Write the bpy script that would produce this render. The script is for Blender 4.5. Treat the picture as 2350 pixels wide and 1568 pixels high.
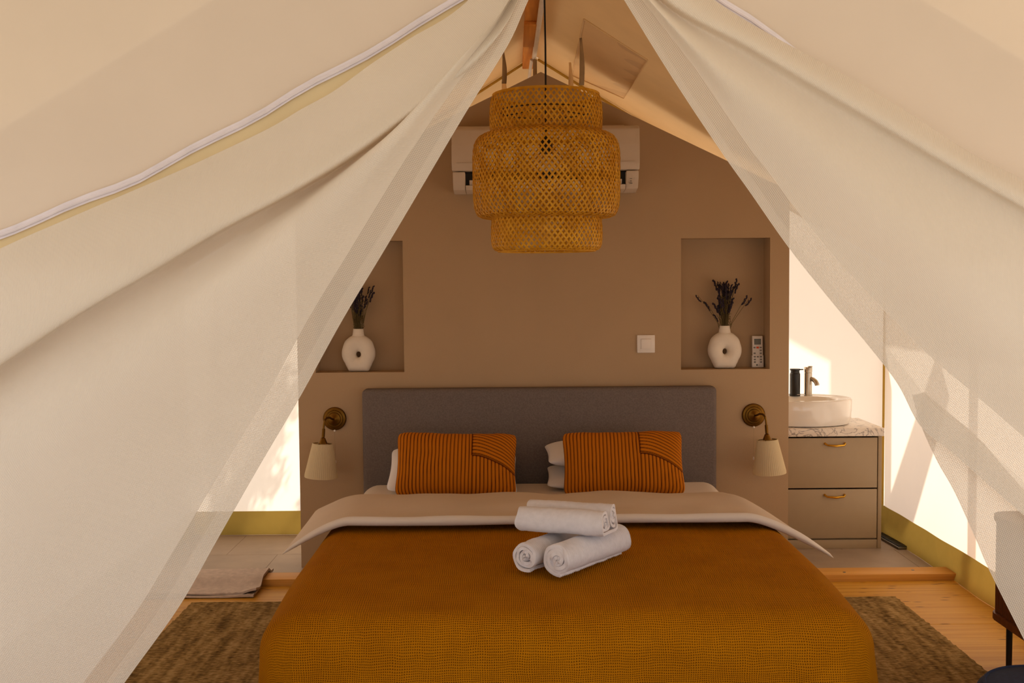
import bpy, bmesh, math, random
from mathutils import Vector, Matrix, noise
for o in list(bpy.data.objects): bpy.data.objects.remove(o)
S = bpy.context.scene; COL = S.collection
PI = math.pi; R = math.radians

# ------------------------------------------------------------------ camera, world, sun, exposure
cam_data = bpy.data.cameras.new('camera'); cam = bpy.data.objects.new('camera', cam_data); COL.objects.link(cam)
cam_data.sensor_width = 36.0; cam_data.lens = 2500/2350*36.0; cam_data.clip_start = .05
_p, _r = math.atan(134/2500), .0085
_f = Vector((0, math.cos(_p), -math.sin(_p))); _r0 = Vector((1, 0, 0)); _u0 = _r0.cross(_f)
_rt = _r0*math.cos(_r)-_u0*math.sin(_r); _up = _r0*math.sin(_r)+_u0*math.cos(_r)
cam.matrix_world = Matrix(((_rt.x, _up.x, -_f.x, 0), (_rt.y, _up.y, -_f.y, 0), (_rt.z, _up.z, -_f.z, 1.31), (0, 0, 0, 1)))
S.camera = cam
W = bpy.data.worlds.new('sky'); S.world = W; W.use_nodes = True
W.node_tree.nodes['Background'].inputs[0].default_value = (.95, .96, 1.0, 1)
W.node_tree.nodes['Background'].inputs[1].default_value = 1.3
sun_data = bpy.data.lights.new('sun', 'SUN'); sun = bpy.data.objects.new('sun', sun_data); COL.objects.link(sun)
sun_data.energy = 9.0; sun_data.angle = R(.8); sun_data.color = (1, .93, .82)
SUN = Vector((1.0, .85, 1.9)).normalized()
sun.rotation_euler = SUN.to_track_quat('Z', 'Y').to_euler(); sun.location = (6, 9, 8)
S.view_settings.view_transform = 'Standard'; S.view_settings.look = 'None'
S.view_settings.exposure = 0.06; S.view_settings.gamma = 1.0; S.view_settings.use_curve_mapping = False

# ------------------------------------------------------------------ helpers
def lin(r, g, b):
    return tuple(((c/255)/12.92 if c/255 <= .04045 else ((c/255+.055)/1.055)**2.4) for c in (r, g, b))
def N(nt, kind, **kw):
    n = nt.nodes.new(kind)
    for k, v in kw.items():
        if k.startswith('i_'): n.inputs[k[2:].replace('_', ' ')].default_value = v
        else: setattr(n, k, v)
    return n
def L(nt, a, ao, b, bi): nt.links.new(a.outputs[ao], b.inputs[bi])
def basemat(name):
    m = bpy.data.materials.new(name); m.use_nodes = True
    nt = m.node_tree; return m, nt, nt.nodes['Principled BSDF'], nt.nodes['Material Output']
def coords(nt, space='Object', scale=(1, 1, 1), rot=(0, 0, 0)):
    tc = N(nt, 'ShaderNodeTexCoord'); mp = N(nt, 'ShaderNodeMapping')
    mp.inputs['Scale'].default_value = scale; mp.inputs['Rotation'].default_value = rot
    L(nt, tc, space, mp, 'Vector'); return mp
def ramp(nt, src, out, stops):
    r = N(nt, 'ShaderNodeValToRGB'); el = r.color_ramp.elements
    while len(el) < len(stops): el.new(.5)
    for e, (p, c) in zip(el, stops): e.position = p; e.color = (*c, 1)
    L(nt, src, out, r, 'Fac'); return r
def shade(c, k): return tuple(min(1, v*k) for v in c)
def plain(name, col, rough=.6, metal=0., var=.12, scale=20, bump=0., bscale=200, spec=.4, sheen=0., coat=0.):
    m, nt, b, o = basemat(name)
    mp = coords(nt); n = N(nt, 'ShaderNodeTexNoise', i_Scale=scale, i_Detail=4.0); L(nt, mp, 'Vector', n, 'Vector')
    r = ramp(nt, n, 'Fac', [(.3, shade(col, 1-var)), (.7, shade(col, 1+var))]); L(nt, r, 'Color', b, 'Base Color')
    b.inputs['Roughness'].default_value = rough; b.inputs['Metallic'].default_value = metal
    b.inputs['Specular IOR Level'].default_value = spec; b.inputs['Sheen Weight'].default_value = sheen
    b.inputs['Coat Weight'].default_value = coat
    if bump:
        n2 = N(nt, 'ShaderNodeTexNoise', i_Scale=bscale, i_Detail=3.0); L(nt, mp, 'Vector', n2, 'Vector')
        bp = N(nt, 'ShaderNodeBump', i_Strength=bump, i_Distance=.002); L(nt, n2, 'Fac', bp, 'Height'); L(nt, bp, 'Normal', b, 'Normal')
    return m
def canvas(name, col, tcol, tfac, var=.04, weave=0., transp=0., wscale=1500.):
    """cloth that reflects col and lets tcol through"""
    m, nt, b, o = basemat(name); nt.nodes.remove(b)
    mp = coords(nt); n = N(nt, 'ShaderNodeTexNoise', i_Scale=6., i_Detail=5.0); L(nt, mp, 'Vector', n, 'Vector')
    r = ramp(nt, n, 'Fac', [(.3, shade(col, 1-var)), (.7, shade(col, 1+var))])
    d = N(nt, 'ShaderNodeBsdfDiffuse'); L(nt, r, 'Color', d, 'Color')
    t = N(nt, 'ShaderNodeBsdfTranslucent'); t.inputs['Color'].default_value = (*tcol, 1)
    if weave:
        uv = coords(nt, 'UV'); w1 = N(nt, 'ShaderNodeTexWave', bands_direction='X', i_Scale=wscale/20, i_Distortion=.3); L(nt, uv, 'Vector', w1, 'Vector')
        w2 = N(nt, 'ShaderNodeTexWave', bands_direction='Y', i_Scale=wscale/20, i_Distortion=.3); L(nt, uv, 'Vector', w2, 'Vector')
        mx = N(nt, 'ShaderNodeMath', operation='ADD'); L(nt, w1, 'Fac', mx, 0); L(nt, w2, 'Fac', mx, 1)
        bp = N(nt, 'ShaderNodeBump', i_Strength=weave, i_Distance=.0008); L(nt, mx, 'Value', bp, 'Height'); L(nt, bp, 'Normal', d, 'Normal')
    s = N(nt, 'ShaderNodeMixShader', i_Fac=tfac); L(nt, d, 0, s, 1); L(nt, t, 0, s, 2)
    last = s
    if transp:
        tr = N(nt, 'ShaderNodeBsdfTransparent'); s2 = N(nt, 'ShaderNodeMixShader', i_Fac=transp)
        if weave:
            rr = N(nt, 'ShaderNodeMapRange'); rr.inputs['From Max'].default_value = 2.0
            rr.inputs['To Min'].default_value = transp*1.9; rr.inputs['To Max'].default_value = transp*.1
            L(nt, mx, 'Value', rr, 'Value'); L(nt, rr, 'Result', s2, 'Fac')
        L(nt, s, 0, s2, 1); L(nt, tr, 0, s2, 2); last = s2
    L(nt, last, 0, o, 'Surface'); return m
def wood(name, a, b_, scale=(2, 40, 40), rough=.5, knots=False):
    m, nt, b, o = basemat(name); mp = coords(nt, 'Object', scale)
    n = N(nt, 'ShaderNodeTexNoise', i_Scale=1.0, i_Detail=8.0, i_Distortion=1.2); L(nt, mp, 'Vector', n, 'Vector')
    r = ramp(nt, n, 'Fac', [(.3, a), (.7, b_)]); L(nt, r, 'Color', b, 'Base Color'); b.inputs['Roughness'].default_value = rough; b.inputs['Specular IOR Level'].default_value = .12
    if knots:
        mk = coords(nt, 'Object', (8, 28, 20)); v = N(nt, 'ShaderNodeTexVoronoi', i_Scale=1.0); L(nt, mk, 'Vector', v, 'Vector')
        kr = ramp(nt, v, 'Distance', [(.08, (.22, .13, .08)), (.2, (1, 1, 1))]); mx = N(nt, 'ShaderNodeMix', data_type='RGBA', blend_type='MULTIPLY')
        mx.inputs[0].default_value = .75; L(nt, r, 'Color', mx, 6); L(nt, kr, 'Color', mx, 7); nt.links.new(mx.outputs[2], b.inputs['Base Color'])
    bp = N(nt, 'ShaderNodeBump', i_Strength=.15, i_Distance=.002); L(nt, n, 'Fac', bp, 'Height'); L(nt, bp, 'Normal', b, 'Normal')
    return m

def mesh(name, verts, faces, mat, parent=None, smooth=True, uvs=None, sharp=35, loc=None):
    me = bpy.data.meshes.new(name); me.from_pydata([tuple(v) for v in verts], [], faces)
    if uvs:
        ul = me.uv_layers.new(name='UVMap')
        for p in me.polygons:
            for li in p.loop_indices: ul.data[li].uv = uvs[me.loops[li].vertex_index]
    if smooth:
        me.polygons.foreach_set('use_smooth', [True]*len(me.polygons)); me.set_sharp_from_angle(angle=R(sharp))
    for mm in (mat if isinstance(mat, (list, tuple)) else [mat]): me.materials.append(mm)
    me.update(); o = bpy.data.objects.new(name, me); COL.objects.link(o)
    if parent: o.parent = parent
    if loc: o.location = loc
    return o
def frombm(name, bm, mat, parent=None, smooth=True, sharp=35, loc=None):
    bmesh.ops.recalc_face_normals(bm, faces=bm.faces)
    me = bpy.data.meshes.new(name); bm.to_mesh(me); bm.free()
    if smooth:
        me.polygons.foreach_set('use_smooth', [True]*len(me.polygons)); me.set_sharp_from_angle(angle=R(sharp))
    me.materials.append(mat); o = bpy.data.objects.new(name, me); COL.objects.link(o)
    if parent: o.parent = parent
    if loc: o.location = loc
    return o
def bbox(bm, x0, x1, y0, y1, z0, z1, bev=0., seg=2, mat4=None):
    g = bmesh.ops.create_cube(bm, size=1.0)['verts']
    for v in g: v.co = Vector(((x0+x1)/2+v.co.x*(x1-x0), (y0+y1)/2+v.co.y*(y1-y0), (z0+z1)/2+v.co.z*(z1-z0)))
    if bev:
        es = list({e for v in g for e in v.link_edges}); r = bmesh.ops.bevel(bm, geom=es, offset=bev, segments=seg, profile=.5, affect='EDGES')
        g = list({v for f in r['faces'] for v in f.verts} | {v for v in g if v.is_valid})
    if mat4:
        for v in g: v.co = mat4 @ v.co
    return g
def box(name, x0, x1, y0, y1, z0, z1, mat, parent=None, bev=.003, seg=2, loc=None):
    bm = bmesh.new(); bbox(bm, x0, x1, y0, y1, z0, z1, bev, seg); return frombm(name, bm, mat, parent, loc=loc)
def tubegeo(pts, rad, n=8, caps=True, off=0):
    pts = [Vector(p) for p in pts]; rs = rad if isinstance(rad, (list, tuple)) else [rad]*len(pts); V, Fc = [], []
    t0 = (pts[1]-pts[0]).normalized(); ref = Vector((0, 0, 1)) if abs(t0.z) < .9 else Vector((1, 0, 0)); nr = t0.cross(ref).normalized()
    for i, p in enumerate(pts):
        t = (pts[min(i+1, len(pts)-1)]-pts[max(i-1, 0)]).normalized(); nr = (nr-t*nr.dot(t)).normalized(); b = t.cross(nr)
        for k in range(n): a = 2*PI*k/n; V.append(p+(nr*math.cos(a)+b*math.sin(a))*rs[i])
    for i in range(len(pts)-1):
        for k in range(n): k2 = (k+1) % n; Fc.append([off+i*n+k, off+i*n+k2, off+(i+1)*n+k2, off+(i+1)*n+k])
    if caps: Fc.append([off+k for k in range(n)][::-1]); Fc.append([off+(len(pts)-1)*n+k for k in range(n)])
    return V, Fc
def tube(name, pts, rad, mat, parent=None, n=8, loc=None):
    V, Fc = tubegeo(pts, rad, n); return mesh(name, V, Fc, mat, parent, loc=loc)
def lathegeo(prof, n=32, c=(0, 0, 0), axis='Z', off=0, sx=1, sy=1):
    V, Fc = [], []
    for r, z in prof:
        for k in range(n):
            a = 2*PI*k/n; p = (r*math.cos(a)*sx, r*math.sin(a)*sy, z)
            if axis == 'Y': p = (p[0], -p[2], p[1])      # profile height runs towards -y
            V.append((p[0]+c[0], p[1]+c[1], p[2]+c[2]))
    for i in range(len(prof)-1):
        for k in range(n): k2 = (k+1) % n; Fc.append([off+i*n+k, off+i*n+k2, off+(i+1)*n+k2, off+(i+1)*n+k])
    return V, Fc
def lathe(name, prof, mat, parent=None, n=32, c=(0, 0, 0), axis='Z', caps=True, sx=1, sy=1, loc=None, sharp=35):
    V, Fc = lathegeo(prof, n, c, axis, 0, sx, sy)
    if caps:
        if prof[0][0] > 1e-5: Fc.append(list(range(n))[::-1])
        if prof[-1][0] > 1e-5: Fc.append([(len(prof)-1)*n+k for k in range(n)])
    return mesh(name, V, Fc, mat, parent, loc=loc, sharp=sharp)
def prism(name, poly, d0, d1, mat, parent=None, axis='y', smooth=False, bev=0.):
    """poly of (a,b) extruded from d0 to d1: axis y -> (x,z), axis x -> (y,z), axis z -> (x,y)"""
    f = {'y': lambda a, b, d: (a, d, b), 'x': lambda a, b, d: (d, a, b), 'z': lambda a, b, d: (a, b, d)}[axis]
    bm = bmesh.new(); A = [bm.verts.new(f(a, b, d0)) for a, b in poly]; B = [bm.verts.new(f(a, b, d1)) for a, b in poly]
    bm.faces.new(A); bm.faces.new(B[::-1]); n = len(poly)
    for i in range(n): bm.faces.new([A[i], A[(i+1) % n], B[(i+1) % n], B[i]])
    if bev: bmesh.ops.bevel(bm, geom=bm.edges[:], offset=bev, segments=2, profile=.5, affect='EDGES')
    return frombm(name, bm, mat, parent, smooth=smooth or bev > 0)
def grid(name, P, mat, parent=None, sharp=60, closed_u=False, uvs=None):
    nv, nu = len(P), len(P[0]); V = [Vector(p) for row in P for p in row]; Fc = []
    for j in range(nv-1):
        for i in range(nu-(0 if closed_u else 1)):
            i2 = (i+1) % nu; Fc.append([j*nu+i, j*nu+i2, (j+1)*nu+i2, (j+1)*nu+i])
    if uvs is None:
        uvs = []; vl = 0.
        for j in range(nv):
            if j: vl += (V[j*nu+nu//2]-V[(j-1)*nu+nu//2]).length
            ul = 0.
            for i in range(nu):
                if i: ul += (V[j*nu+i]-V[j*nu+i-1]).length
                uvs.append((ul, vl))
    return mesh(name, V, Fc, mat, parent, uvs=uvs, sharp=sharp)
def empty(name, loc=(0, 0, 0)):
    o = bpy.data.objects.new(name, None); COL.objects.link(o); o.location = loc; o.empty_display_size = .05; return o
def tag(o, label=None, cat=None, group=None, kind=None):
    if label: o['label'] = label
    if cat: o['category'] = cat
    if group: o['group'] = group
    if kind: o['kind'] = kind
    return o
def struct(o, label, cat='structure'): return tag(o, label, cat, kind='structure')
def thing(name, label, cat, loc=(0, 0, 0), group=None): return tag(empty(name, loc), label, cat, group)
def inst(src, name, parent, loc, rot=None, scale=None):
    o = src.copy(); o.name = name; COL.objects.link(o); o.parent = parent; o.location = loc
    if rot: o.rotation_euler = rot
    if scale: o.scale = scale
    return o
def nz(p, s=1.): return noise.noise(Vector(p)*s)
def smooth01(t): t = max(0., min(1., t)); return t*t*(3-2*t)
def catmull(p, t):
    n = len(p)-1; x = min(max(t, 0), 1)*n; i = min(int(x), n-1); f = x-i
    a, b, c, d = p[max(i-1, 0)], p[i], p[i+1], p[min(i+2, n)]
    return .5*((2*b)+(c-a)*f+(2*a-5*b+4*c-d)*f*f+(3*b-a-3*c+d)*f*f*f)
def resample(pts, n):
    pts = [Vector(p) for p in pts]; D = [0.]
    fine = [catmull(pts, k/400) for k in range(401)]
    for a, b in zip(fine, fine[1:]): D.append(D[-1]+(b-a).length)
    out = []; j = 0
    for k in range(n):
        t = D[-1]*k/(n-1)
        while j < 399 and D[j+1] < t: j += 1
        w = (t-D[j])/max(D[j+1]-D[j], 1e-9); out.append(fine[j].lerp(fine[j+1], max(0, min(1, w))))
    return out

# ------------------------------------------------------------------ materials
M = {}
M['plaster'] = plain('plaster', lin(180, 151, 119), .9, var=.03, scale=3, bump=.25, bscale=260, spec=.2)
M['wall_canvas'] = canvas('wall_canvas', (.80, .72, .63), (.94, .82, .70), .6)
M['roof_canvas'] = canvas('roof_canvas', (.86, .65, .40), (.85, .58, .28), .18)
M['front_canvas'] = canvas('front_canvas', (.86, .77, .68), (.9, .74, .54), .25, var=.02)
M['fly_canvas'] = canvas('fly_canvas', (.62, .55, .46), (.8, .68, .52), .12)
M['skirt'] = canvas('skirt', (.34, .25, .075), (.52, .38, .09), .35, var=.15)
M['curtain'] = canvas('curtain', (.90, .83, .74), (.88, .76, .60), .25, var=.015, weave=.5, transp=.03)
M['curtain_mesh'] = canvas('curtain_mesh', (.88, .82, .73), (.85, .70, .52), .3, var=.015, weave=.6, transp=.21)
M['curtain_hem'] = canvas('curtain_hem', (.90, .84, .75), (.85, .70, .52), .3, var=.015, weave=.6, transp=.14)
M['zip'] = plain('zip', lin(230, 222, 230), .5, var=.05)
M['piping'] = canvas('piping', (.62, .44, .10), (.7, .45, .1), .3)
M['strap'] = plain('strap', lin(170, 145, 110), .8)
M['ridge_wood'] = wood('ridge_wood', lin(190, 115, 45), lin(225, 150, 70), (30, 2, 30))
M['white_metal'] = plain('white_metal', lin(225, 215, 205), .4, var=.04)
M['floor_wood'] = wood('floor_wood', lin(180, 124, 32), lin(204, 152, 58), (1.2, 30, 30), .45, knots=True)
M['deck_wood'] = wood('deck_wood', lin(120, 116, 110), lin(150, 145, 138), (1.2, 30, 30), .7)
M['board_wood'] = wood('board_wood', lin(192, 132, 56), lin(212, 156, 78), (1.2, 40, 40), .5)
M['tile'] = plain('tile', lin(158, 138, 118), .55, var=.1, scale=6)
M['grout'] = plain('grout', lin(110, 100, 90), .9)
M['headboard'] = plain('headboard', lin(116, 104, 99), .95, var=.16, scale=180, bump=.5, bscale=700, spec=.1)
M['sheet'] = plain('sheet', lin(215, 198, 182), .9, var=.03, scale=5, spec=.15, sheen=.1)
M['duvet'] = plain('duvet', lin(206, 186, 166), .9, var=.03, scale=5, spec=.15)
M['duvet_lining'] = plain('duvet_lining', lin(218, 205, 194), .9, var=.03, scale=5, spec=.15)
M['pillow'] = plain('pillow', lin(232, 226, 226), .9, var=.03, scale=5, spec=.15)
M['towel'] = plain('towel', lin(238, 232, 236), 1., var=.04, scale=60, bump=.9, bscale=900, spec=.05)
M['brass'] = plain('brass', lin(108, 74, 26), .38, 1., var=.15, scale=40)
M['bright_brass'] = plain('bright_brass', lin(215, 165, 60), .22, 1., var=.06)
M['shade_cloth'] = canvas('shade_cloth', (.80, .67, .44), (.85, .7, .45), .35)
M['ceramic'] = plain('ceramic', lin(228, 215, 200), .75, var=.03, bump=.15, bscale=120, spec=.25)
M['basin'] = plain('basin', lin(238, 232, 225), .12, var=.01, spec=.5, coat=.5)
M['chrome'] = plain('chrome', lin(185, 175, 160), .28, 1., var=.04)
M['black'] = plain('black', (.012, .011, .011), .35, var=.1)
M['cord'] = plain('cord', (.012, .011, .012), .7)
M['vanity'] = plain('vanity', lin(166, 143, 112), .5, var=.02)
M['plastic'] = plain('plastic', lin(232, 220, 210), .35, var=.02)
M['ac_white'] = plain('ac_white', lin(206, 188, 170), .35, var=.02)
M['flap_canvas'] = canvas('flap_canvas', (.95, .72, .43), (.85, .58, .28), .14)
M['zip_flap'] = canvas('zip_flap', (.86, .74, .48), (.8, .6, .3), .25)
M['ac_dark'] = plain('ac_dark', (.02, .018, .016), .6)
M['lcd'] = plain('lcd', lin(105, 102, 88), .25, var=.05)
M['orange'] = plain('orange', lin(225, 85, 25), .5)
M['button'] = plain('button', lin(140, 132, 124), .6)
M['bamboo'] = wood('bamboo', lin(190, 128, 22), lin(224, 166, 50), (14, 14, 14), .5)
M['walnut'] = wood('walnut', lin(92, 50, 22), lin(120, 68, 32), (30, 30, 1.5), .45)
M['navy'] = plain('navy', lin(35, 42, 66), .95, var=.15, scale=80, bump=.4, bscale=500)
M['stem'] = plain('stem', lin(98, 82, 46), .9, var=.2)
M['lavender'] = plain('lavender', lin(46, 35, 46), .95, var=.3, scale=120)
M['bathmat'] = plain('bathmat', lin(196, 178, 166), 1., var=.12, scale=40, bump=.8, bscale=350, spec=.05)
M['leaf'] = plain('leaf', lin(70, 95, 40), .7, var=.3)
M['bark'] = plain('bark', lin(110, 85, 60), .9, var=.3)
M['sand'] = plain('sand', lin(182, 174, 160), .95, var=.1, scale=2)
M['grey_metal'] = plain('grey_metal', lin(120, 115, 105), .35, .8, var=.1)

def mat_marble():
    m, nt, b, o = basemat('marble'); mp = coords(nt)
    n = N(nt, 'ShaderNodeTexNoise', i_Scale=11., i_Detail=8., i_Distortion=1.3); L(nt, mp, 'Vector', n, 'Vector')
    r = ramp(nt, n, 'Fac', [(.40, lin(232, 220, 205)), (.485, lin(225, 212, 198)), (.505, lin(138, 128, 122)), (.53, lin(225, 212, 198))])
    L(nt, r, 'Color', b, 'Base Color'); b.inputs['Roughness'].default_value = .3; return m
M['marble'] = mat_marble()
def mat_knit():
    """moss-stitch knit: rows of little bumps, staggered, with dark gaps between (uv in metres)"""
    m, nt, b, o = basemat('knit'); tc = N(nt, 'ShaderNodeTexCoord'); sp = N(nt, 'ShaderNodeSeparateXYZ'); L(nt, tc, 'UV', sp, 0)
    def mth(op, a, bb=None):
        n = N(nt, 'ShaderNodeMath', operation=op)
        for k, v in enumerate((a, bb)):
            if v is None: continue
            if isinstance(v, (int, float)): n.inputs[k].default_value = v
            else: nt.links.new(v, n.inputs[k])
        return n.outputs[0]
    wob = N(nt, 'ShaderNodeTexNoise', i_Scale=18., i_Detail=2.); L(nt, tc, 'UV', wob, 'Vector'); ws = N(nt, 'ShaderNodeVectorMath', operation='MULTIPLY_ADD'); L(nt, wob, 'Color', ws, 0); ws.inputs[1].default_value = (.012, .012, 0); L(nt, tc, 'UV', ws, 2); L(nt, ws, 0, sp, 0)
    u = mth('MULTIPLY', sp.outputs[0], 2*PI/.0120); v = mth('MULTIPLY', sp.outputs[1], 2*PI/.0135)
    a = mth('SINE', mth('ADD', u, v)); c = mth('SINE', mth('SUBTRACT', u, v)); h = mth('MULTIPLY', mth('ADD', mth('MULTIPLY', a, c), 1.), .5)
    noi = N(nt, 'ShaderNodeTexNoise', i_Scale=7., i_Detail=4.); L(nt, tc, 'UV', noi, 'Vector')
    rm = N(nt, 'ShaderNodeValToRGB'); nt.links.new(h, rm.inputs[0]); el = rm.color_ramp.elements
    el[0].position = .04; el[0].color = (*lin(80, 42, 5), 1); el[1].position = .45; el[1].color = (*lin(182, 116, 12), 1)  # dark stop paints in the shade seen through the stitch gaps
    vr = ramp(nt, noi, 'Fac', [(.3, (.86, .82, .8)), (.7, (1, 1, 1))]); mx = N(nt, 'ShaderNodeMix', data_type='RGBA', blend_type='MULTIPLY')
    mx.inputs[0].default_value = 1.; L(nt, rm, 'Color', mx, 6); L(nt, vr, 'Color', mx, 7); nt.links.new(mx.outputs[2], b.inputs['Base Color'])
    bp = N(nt, 'ShaderNodeBump', i_Strength=.8, i_Distance=.003); nt.links.new(h, bp.inputs['Height']); L(nt, bp, 'Normal', b, 'Normal')
    b.inputs['Roughness'].default_value = .95; b.inputs['Specular IOR Level'].default_value = .03
    return m
M['knit'] = mat_knit()
def mat_cord():
    """corduroy pile: one dye, with groove shade and crest highlight painted in (attribute 'ridge')"""
    m, nt, b, o = basemat('corduroy'); at = N(nt, 'ShaderNodeAttribute', attribute_name='ridge')
    r = ramp(nt, at, 'Fac', [(.15, lin(78, 31, 2)), (.8, lin(186, 106, 16))]); L(nt, r, 'Color', b, 'Base Color')  # ramp carries the groove shade and crest highlight
    b.inputs['Roughness'].default_value = .95; b.inputs['Sheen Weight'].default_value = .12; b.inputs['Specular IOR Level'].default_value = .1
    b.inputs['Sheen Tint'].default_value = (*lin(230, 160, 60), 1); return m
M['corduroy'] = mat_cord()
def mat_jute():
    m, nt, b, o = basemat('jute'); mp = coords(nt, 'Object', (45, 150, 60))
    n = N(nt, 'ShaderNodeTexNoise', i_Scale=1.0, i_Detail=5., i_Distortion=.2); L(nt, mp, 'Vector', n, 'Vector')
    m2 = coords(nt, 'Object', (30, 4, 1)); n2 = N(nt, 'ShaderNodeTexNoise', i_Scale=1., i_Detail=3.); L(nt, m2, 'Vector', n2, 'Vector')
    ad = N(nt, 'ShaderNodeMath', operation='MULTIPLY_ADD'); L(nt, n2, 'Fac', ad, 0); ad.inputs[1].default_value = .5; 
    sc = N(nt, 'ShaderNodeMath', operation='MULTIPLY'); L(nt, n, 'Fac', sc, 0); sc.inputs[1].default_value = .6; L(nt, sc, 'Value', ad, 2)
    r = ramp(nt, ad, 'Value', [(.38, lin(74, 54, 27)), (.54, lin(134, 106, 62)), (.72, lin(178, 147, 98))]); L(nt, r, 'Color', b, 'Base Color')
    b.inputs['Roughness'].default_value = 1.; b.inputs['Specular IOR Level'].default_value = .05
    bp = N(nt, 'ShaderNodeBump', i_Strength=1., i_Distance=.006); L(nt, ad, 'Value', bp, 'Height'); L(nt, bp, 'Normal', b, 'Normal'); return m
M['jute'] = mat_jute()
# ------------------------------------------------------------------ the setting: tent shell
XR, ZR, SL = .125, 2.48, .6                     # ridge line and roof slope of the inner tent
YF, YB, XL, XW = 2.6, 5.68, -1.70, 1.95         # front, rear, left and right canvas walls
def roofz(x): return ZR-SL*abs(x-XR)
g = mesh('ground', [(-30, -30, -.32), (30, -30, -.32), (30, 30, -.32), (-30, 30, -.32)], [[0, 1, 2, 3]], M['sand'], smooth=False)
struct(g, 'sandy ground outside the tent', 'ground')

fl = empty('floor'); struct(fl, 'honey pine board floor with grey tiled strip at the rear', 'floor')
bnd = [4.68, 4.08, 3.46]+[2.84-.62*k for k in range(11)]
for k in range(len(bnd)-1):
    box('floor_board', -2.25, 2.5, bnd[k+1]+.0015, bnd[k]-.0015, -.03, 0., M['floor_wood'] if bnd[k] > 2.3 else M['deck_wood'], fl, bev=.0015, seg=1)
box('subfloor', -2.3, 2.55, -3.4, 5.75, -.30, -.031, M['bark'], fl, bev=0)
ty = [4.80, 5.24, 5.68]
for k in range(2):
    x = XL
    for i in range(7):
        x0 = XL+i*.6-(.3 if k else .05); x1 = x0+.6
        x0, x1 = max(x0, XL), min(x1, XW)
        if x1-x0 > .05: box('floor_tile', x0+.0006, x1-.0006, ty[k]+.0006, ty[k+1]-.0006, -.03, 0., M['tile'], fl, bev=.001, seg=1)
box('grout_bed', XL, XW, ty[0], ty[2], -.0305, -.0015, M['grout'], fl, bev=0)
tr = empty('trim_1', (0, 0, 0)); struct(tr, 'raised pine threshold board between wooden floor and grey tiles', 'threshold board')
box('board', XL+.01, XW-.012, 4.682, 4.798, -.03, .03, M['board_wood'], tr, bev=.003)
for x, y in ((1.76, 4.745), (1.45, 4.72), (-1.35, 4.74)):
    lathe('screw', [(0.007, .030), (.0065, .0312), (.002, .0306)], M['grey_metal'], tr, 10, (x, y, 0))

# partition wall with gable top and two niches
pw = empty('wall_back'); struct(pw, 'greige plastered partition wall with gabled top and two recessed niches', 'wall')
y0, y1, nd = 5.0, 5.22, .125
xs = [-.987, -.905, -.497, .777, 1.185, 1.273]; zs = [0, .905, 1.508]; pk = (.141, 2.266)
def gz(x): return pk[1]-(.48 if x < pk[0] else .482)*abs(x-pk[0])
V, Fc = [], []
def quad(*p): n = len(V); V.extend(p); Fc.append(list(range(n, n+len(p))))
for i in range(5):
    a, b = xs[i], xs[i+1]; niche = i in (1, 3)
    quad((a, y0, zs[0]), (b, y0, zs[0]), (b, y0, zs[1]), (a, y0, zs[1]))
    if not niche: quad((a, y0, zs[1]), (b, y0, zs[1]), (b, y0, zs[2]), (a, y0, zs[2]))
    else:
        yn = y0+nd
        quad((a, yn, zs[1]), (b, yn, zs[1]), (b, yn, zs[2]), (a, yn, zs[2])); quad((a, y0, zs[1]), (b, y0, zs[1]), (b, yn, zs[1]), (a, yn, zs[1]))
        quad((a, y0, zs[2]), (a, yn, zs[2]), (b, yn, zs[2]), (b, y0, zs[2])); quad((a, y0, zs[1]), (a, yn, zs[1]), (a, yn, zs[2]), (a, y0, zs[2]))
        quad((b, y0, zs[1]), (b, y0, zs[2]), (b, yn, zs[2]), (b, yn, zs[1]))
    top = [(a, y0, zs[2]), (b, y0, zs[2]), (b, y0, gz(b))] + ([(pk[0], y0, pk[1])] if a < pk[0] < b else []) + [(a, y0, gz(a))]
    quad(*top)
A, B = xs[0], xs[-1]
quad((A, y1, 0), (A, y1, gz(A)), (pk[0], y1, pk[1]), (B, y1, gz(B)), (B, y1, 0))
quad((A, y0, 0), (A, y0, gz(A)), (A, y1, gz(A)), (A, y1, 0)); quad((B, y0, 0), (B, y1, 0), (B, y1, gz(B)), (B, y0, gz(B)))
quad((A, y0, gz(A)), (pk[0], y0, pk[1]), (pk[0], y1, pk[1]), (A, y1, gz(A))); quad((pk[0], y0, pk[1]), (B, y0, gz(B)), (B, y1, gz(B)), (pk[0], y1, pk[1]))
bm = bmesh.new(); vs = [bm.verts.new(v) for v in V]
for f in Fc: bm.faces.new([vs[i] for i in f])
bmesh.ops.remove_doubles(bm, verts=bm.verts, dist=1e-5)
frombm('plaster', bm, M['plaster'], pw, smooth=False)

# canvas walls
def sheet(name, fn, nu, nv, mat, parent=None): return grid(name, [[fn(i/(nu-1), j/(nv-1)) for i in range(nu)] for j in range(nv)], mat, parent)
def ripple(a, b): return .006*nz((a*1.3, b*1.1, 3.))+.004*math.sin(a*9)*nz((a, b, 7.), 2)
def rear(u, v):
    x = XL+u*(XW-XL); z = v*min(roofz(x), 1.85); return (x, YB+ripple(x, z), z)
wr = empty('wall_rear'); struct(wr, 'sunlit white canvas rear wall of the tent', 'wall'); sheet('canvas', rear, 60, 40, M['wall_canvas'], wr)
hg = (ZR-1.85)/SL
sheet('gable_panel', lambda u, v: (XR+(2*u-1)*hg, YB+.004, 1.85+v*(roofz(XR+(2*u-1)*hg)-1.85)), 41, 8, M['roof_canvas'], wr)  # rear gable put in less translucent roof canvas to dim the skylight through it
def sk(fn, h, n=60):
    P = [];
    for j in range(7):
        P.append([fn(i/(n-1), h*j/6, .006+.008*math.sin(j/6*PI)) for i in range(n)])
    return P
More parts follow.
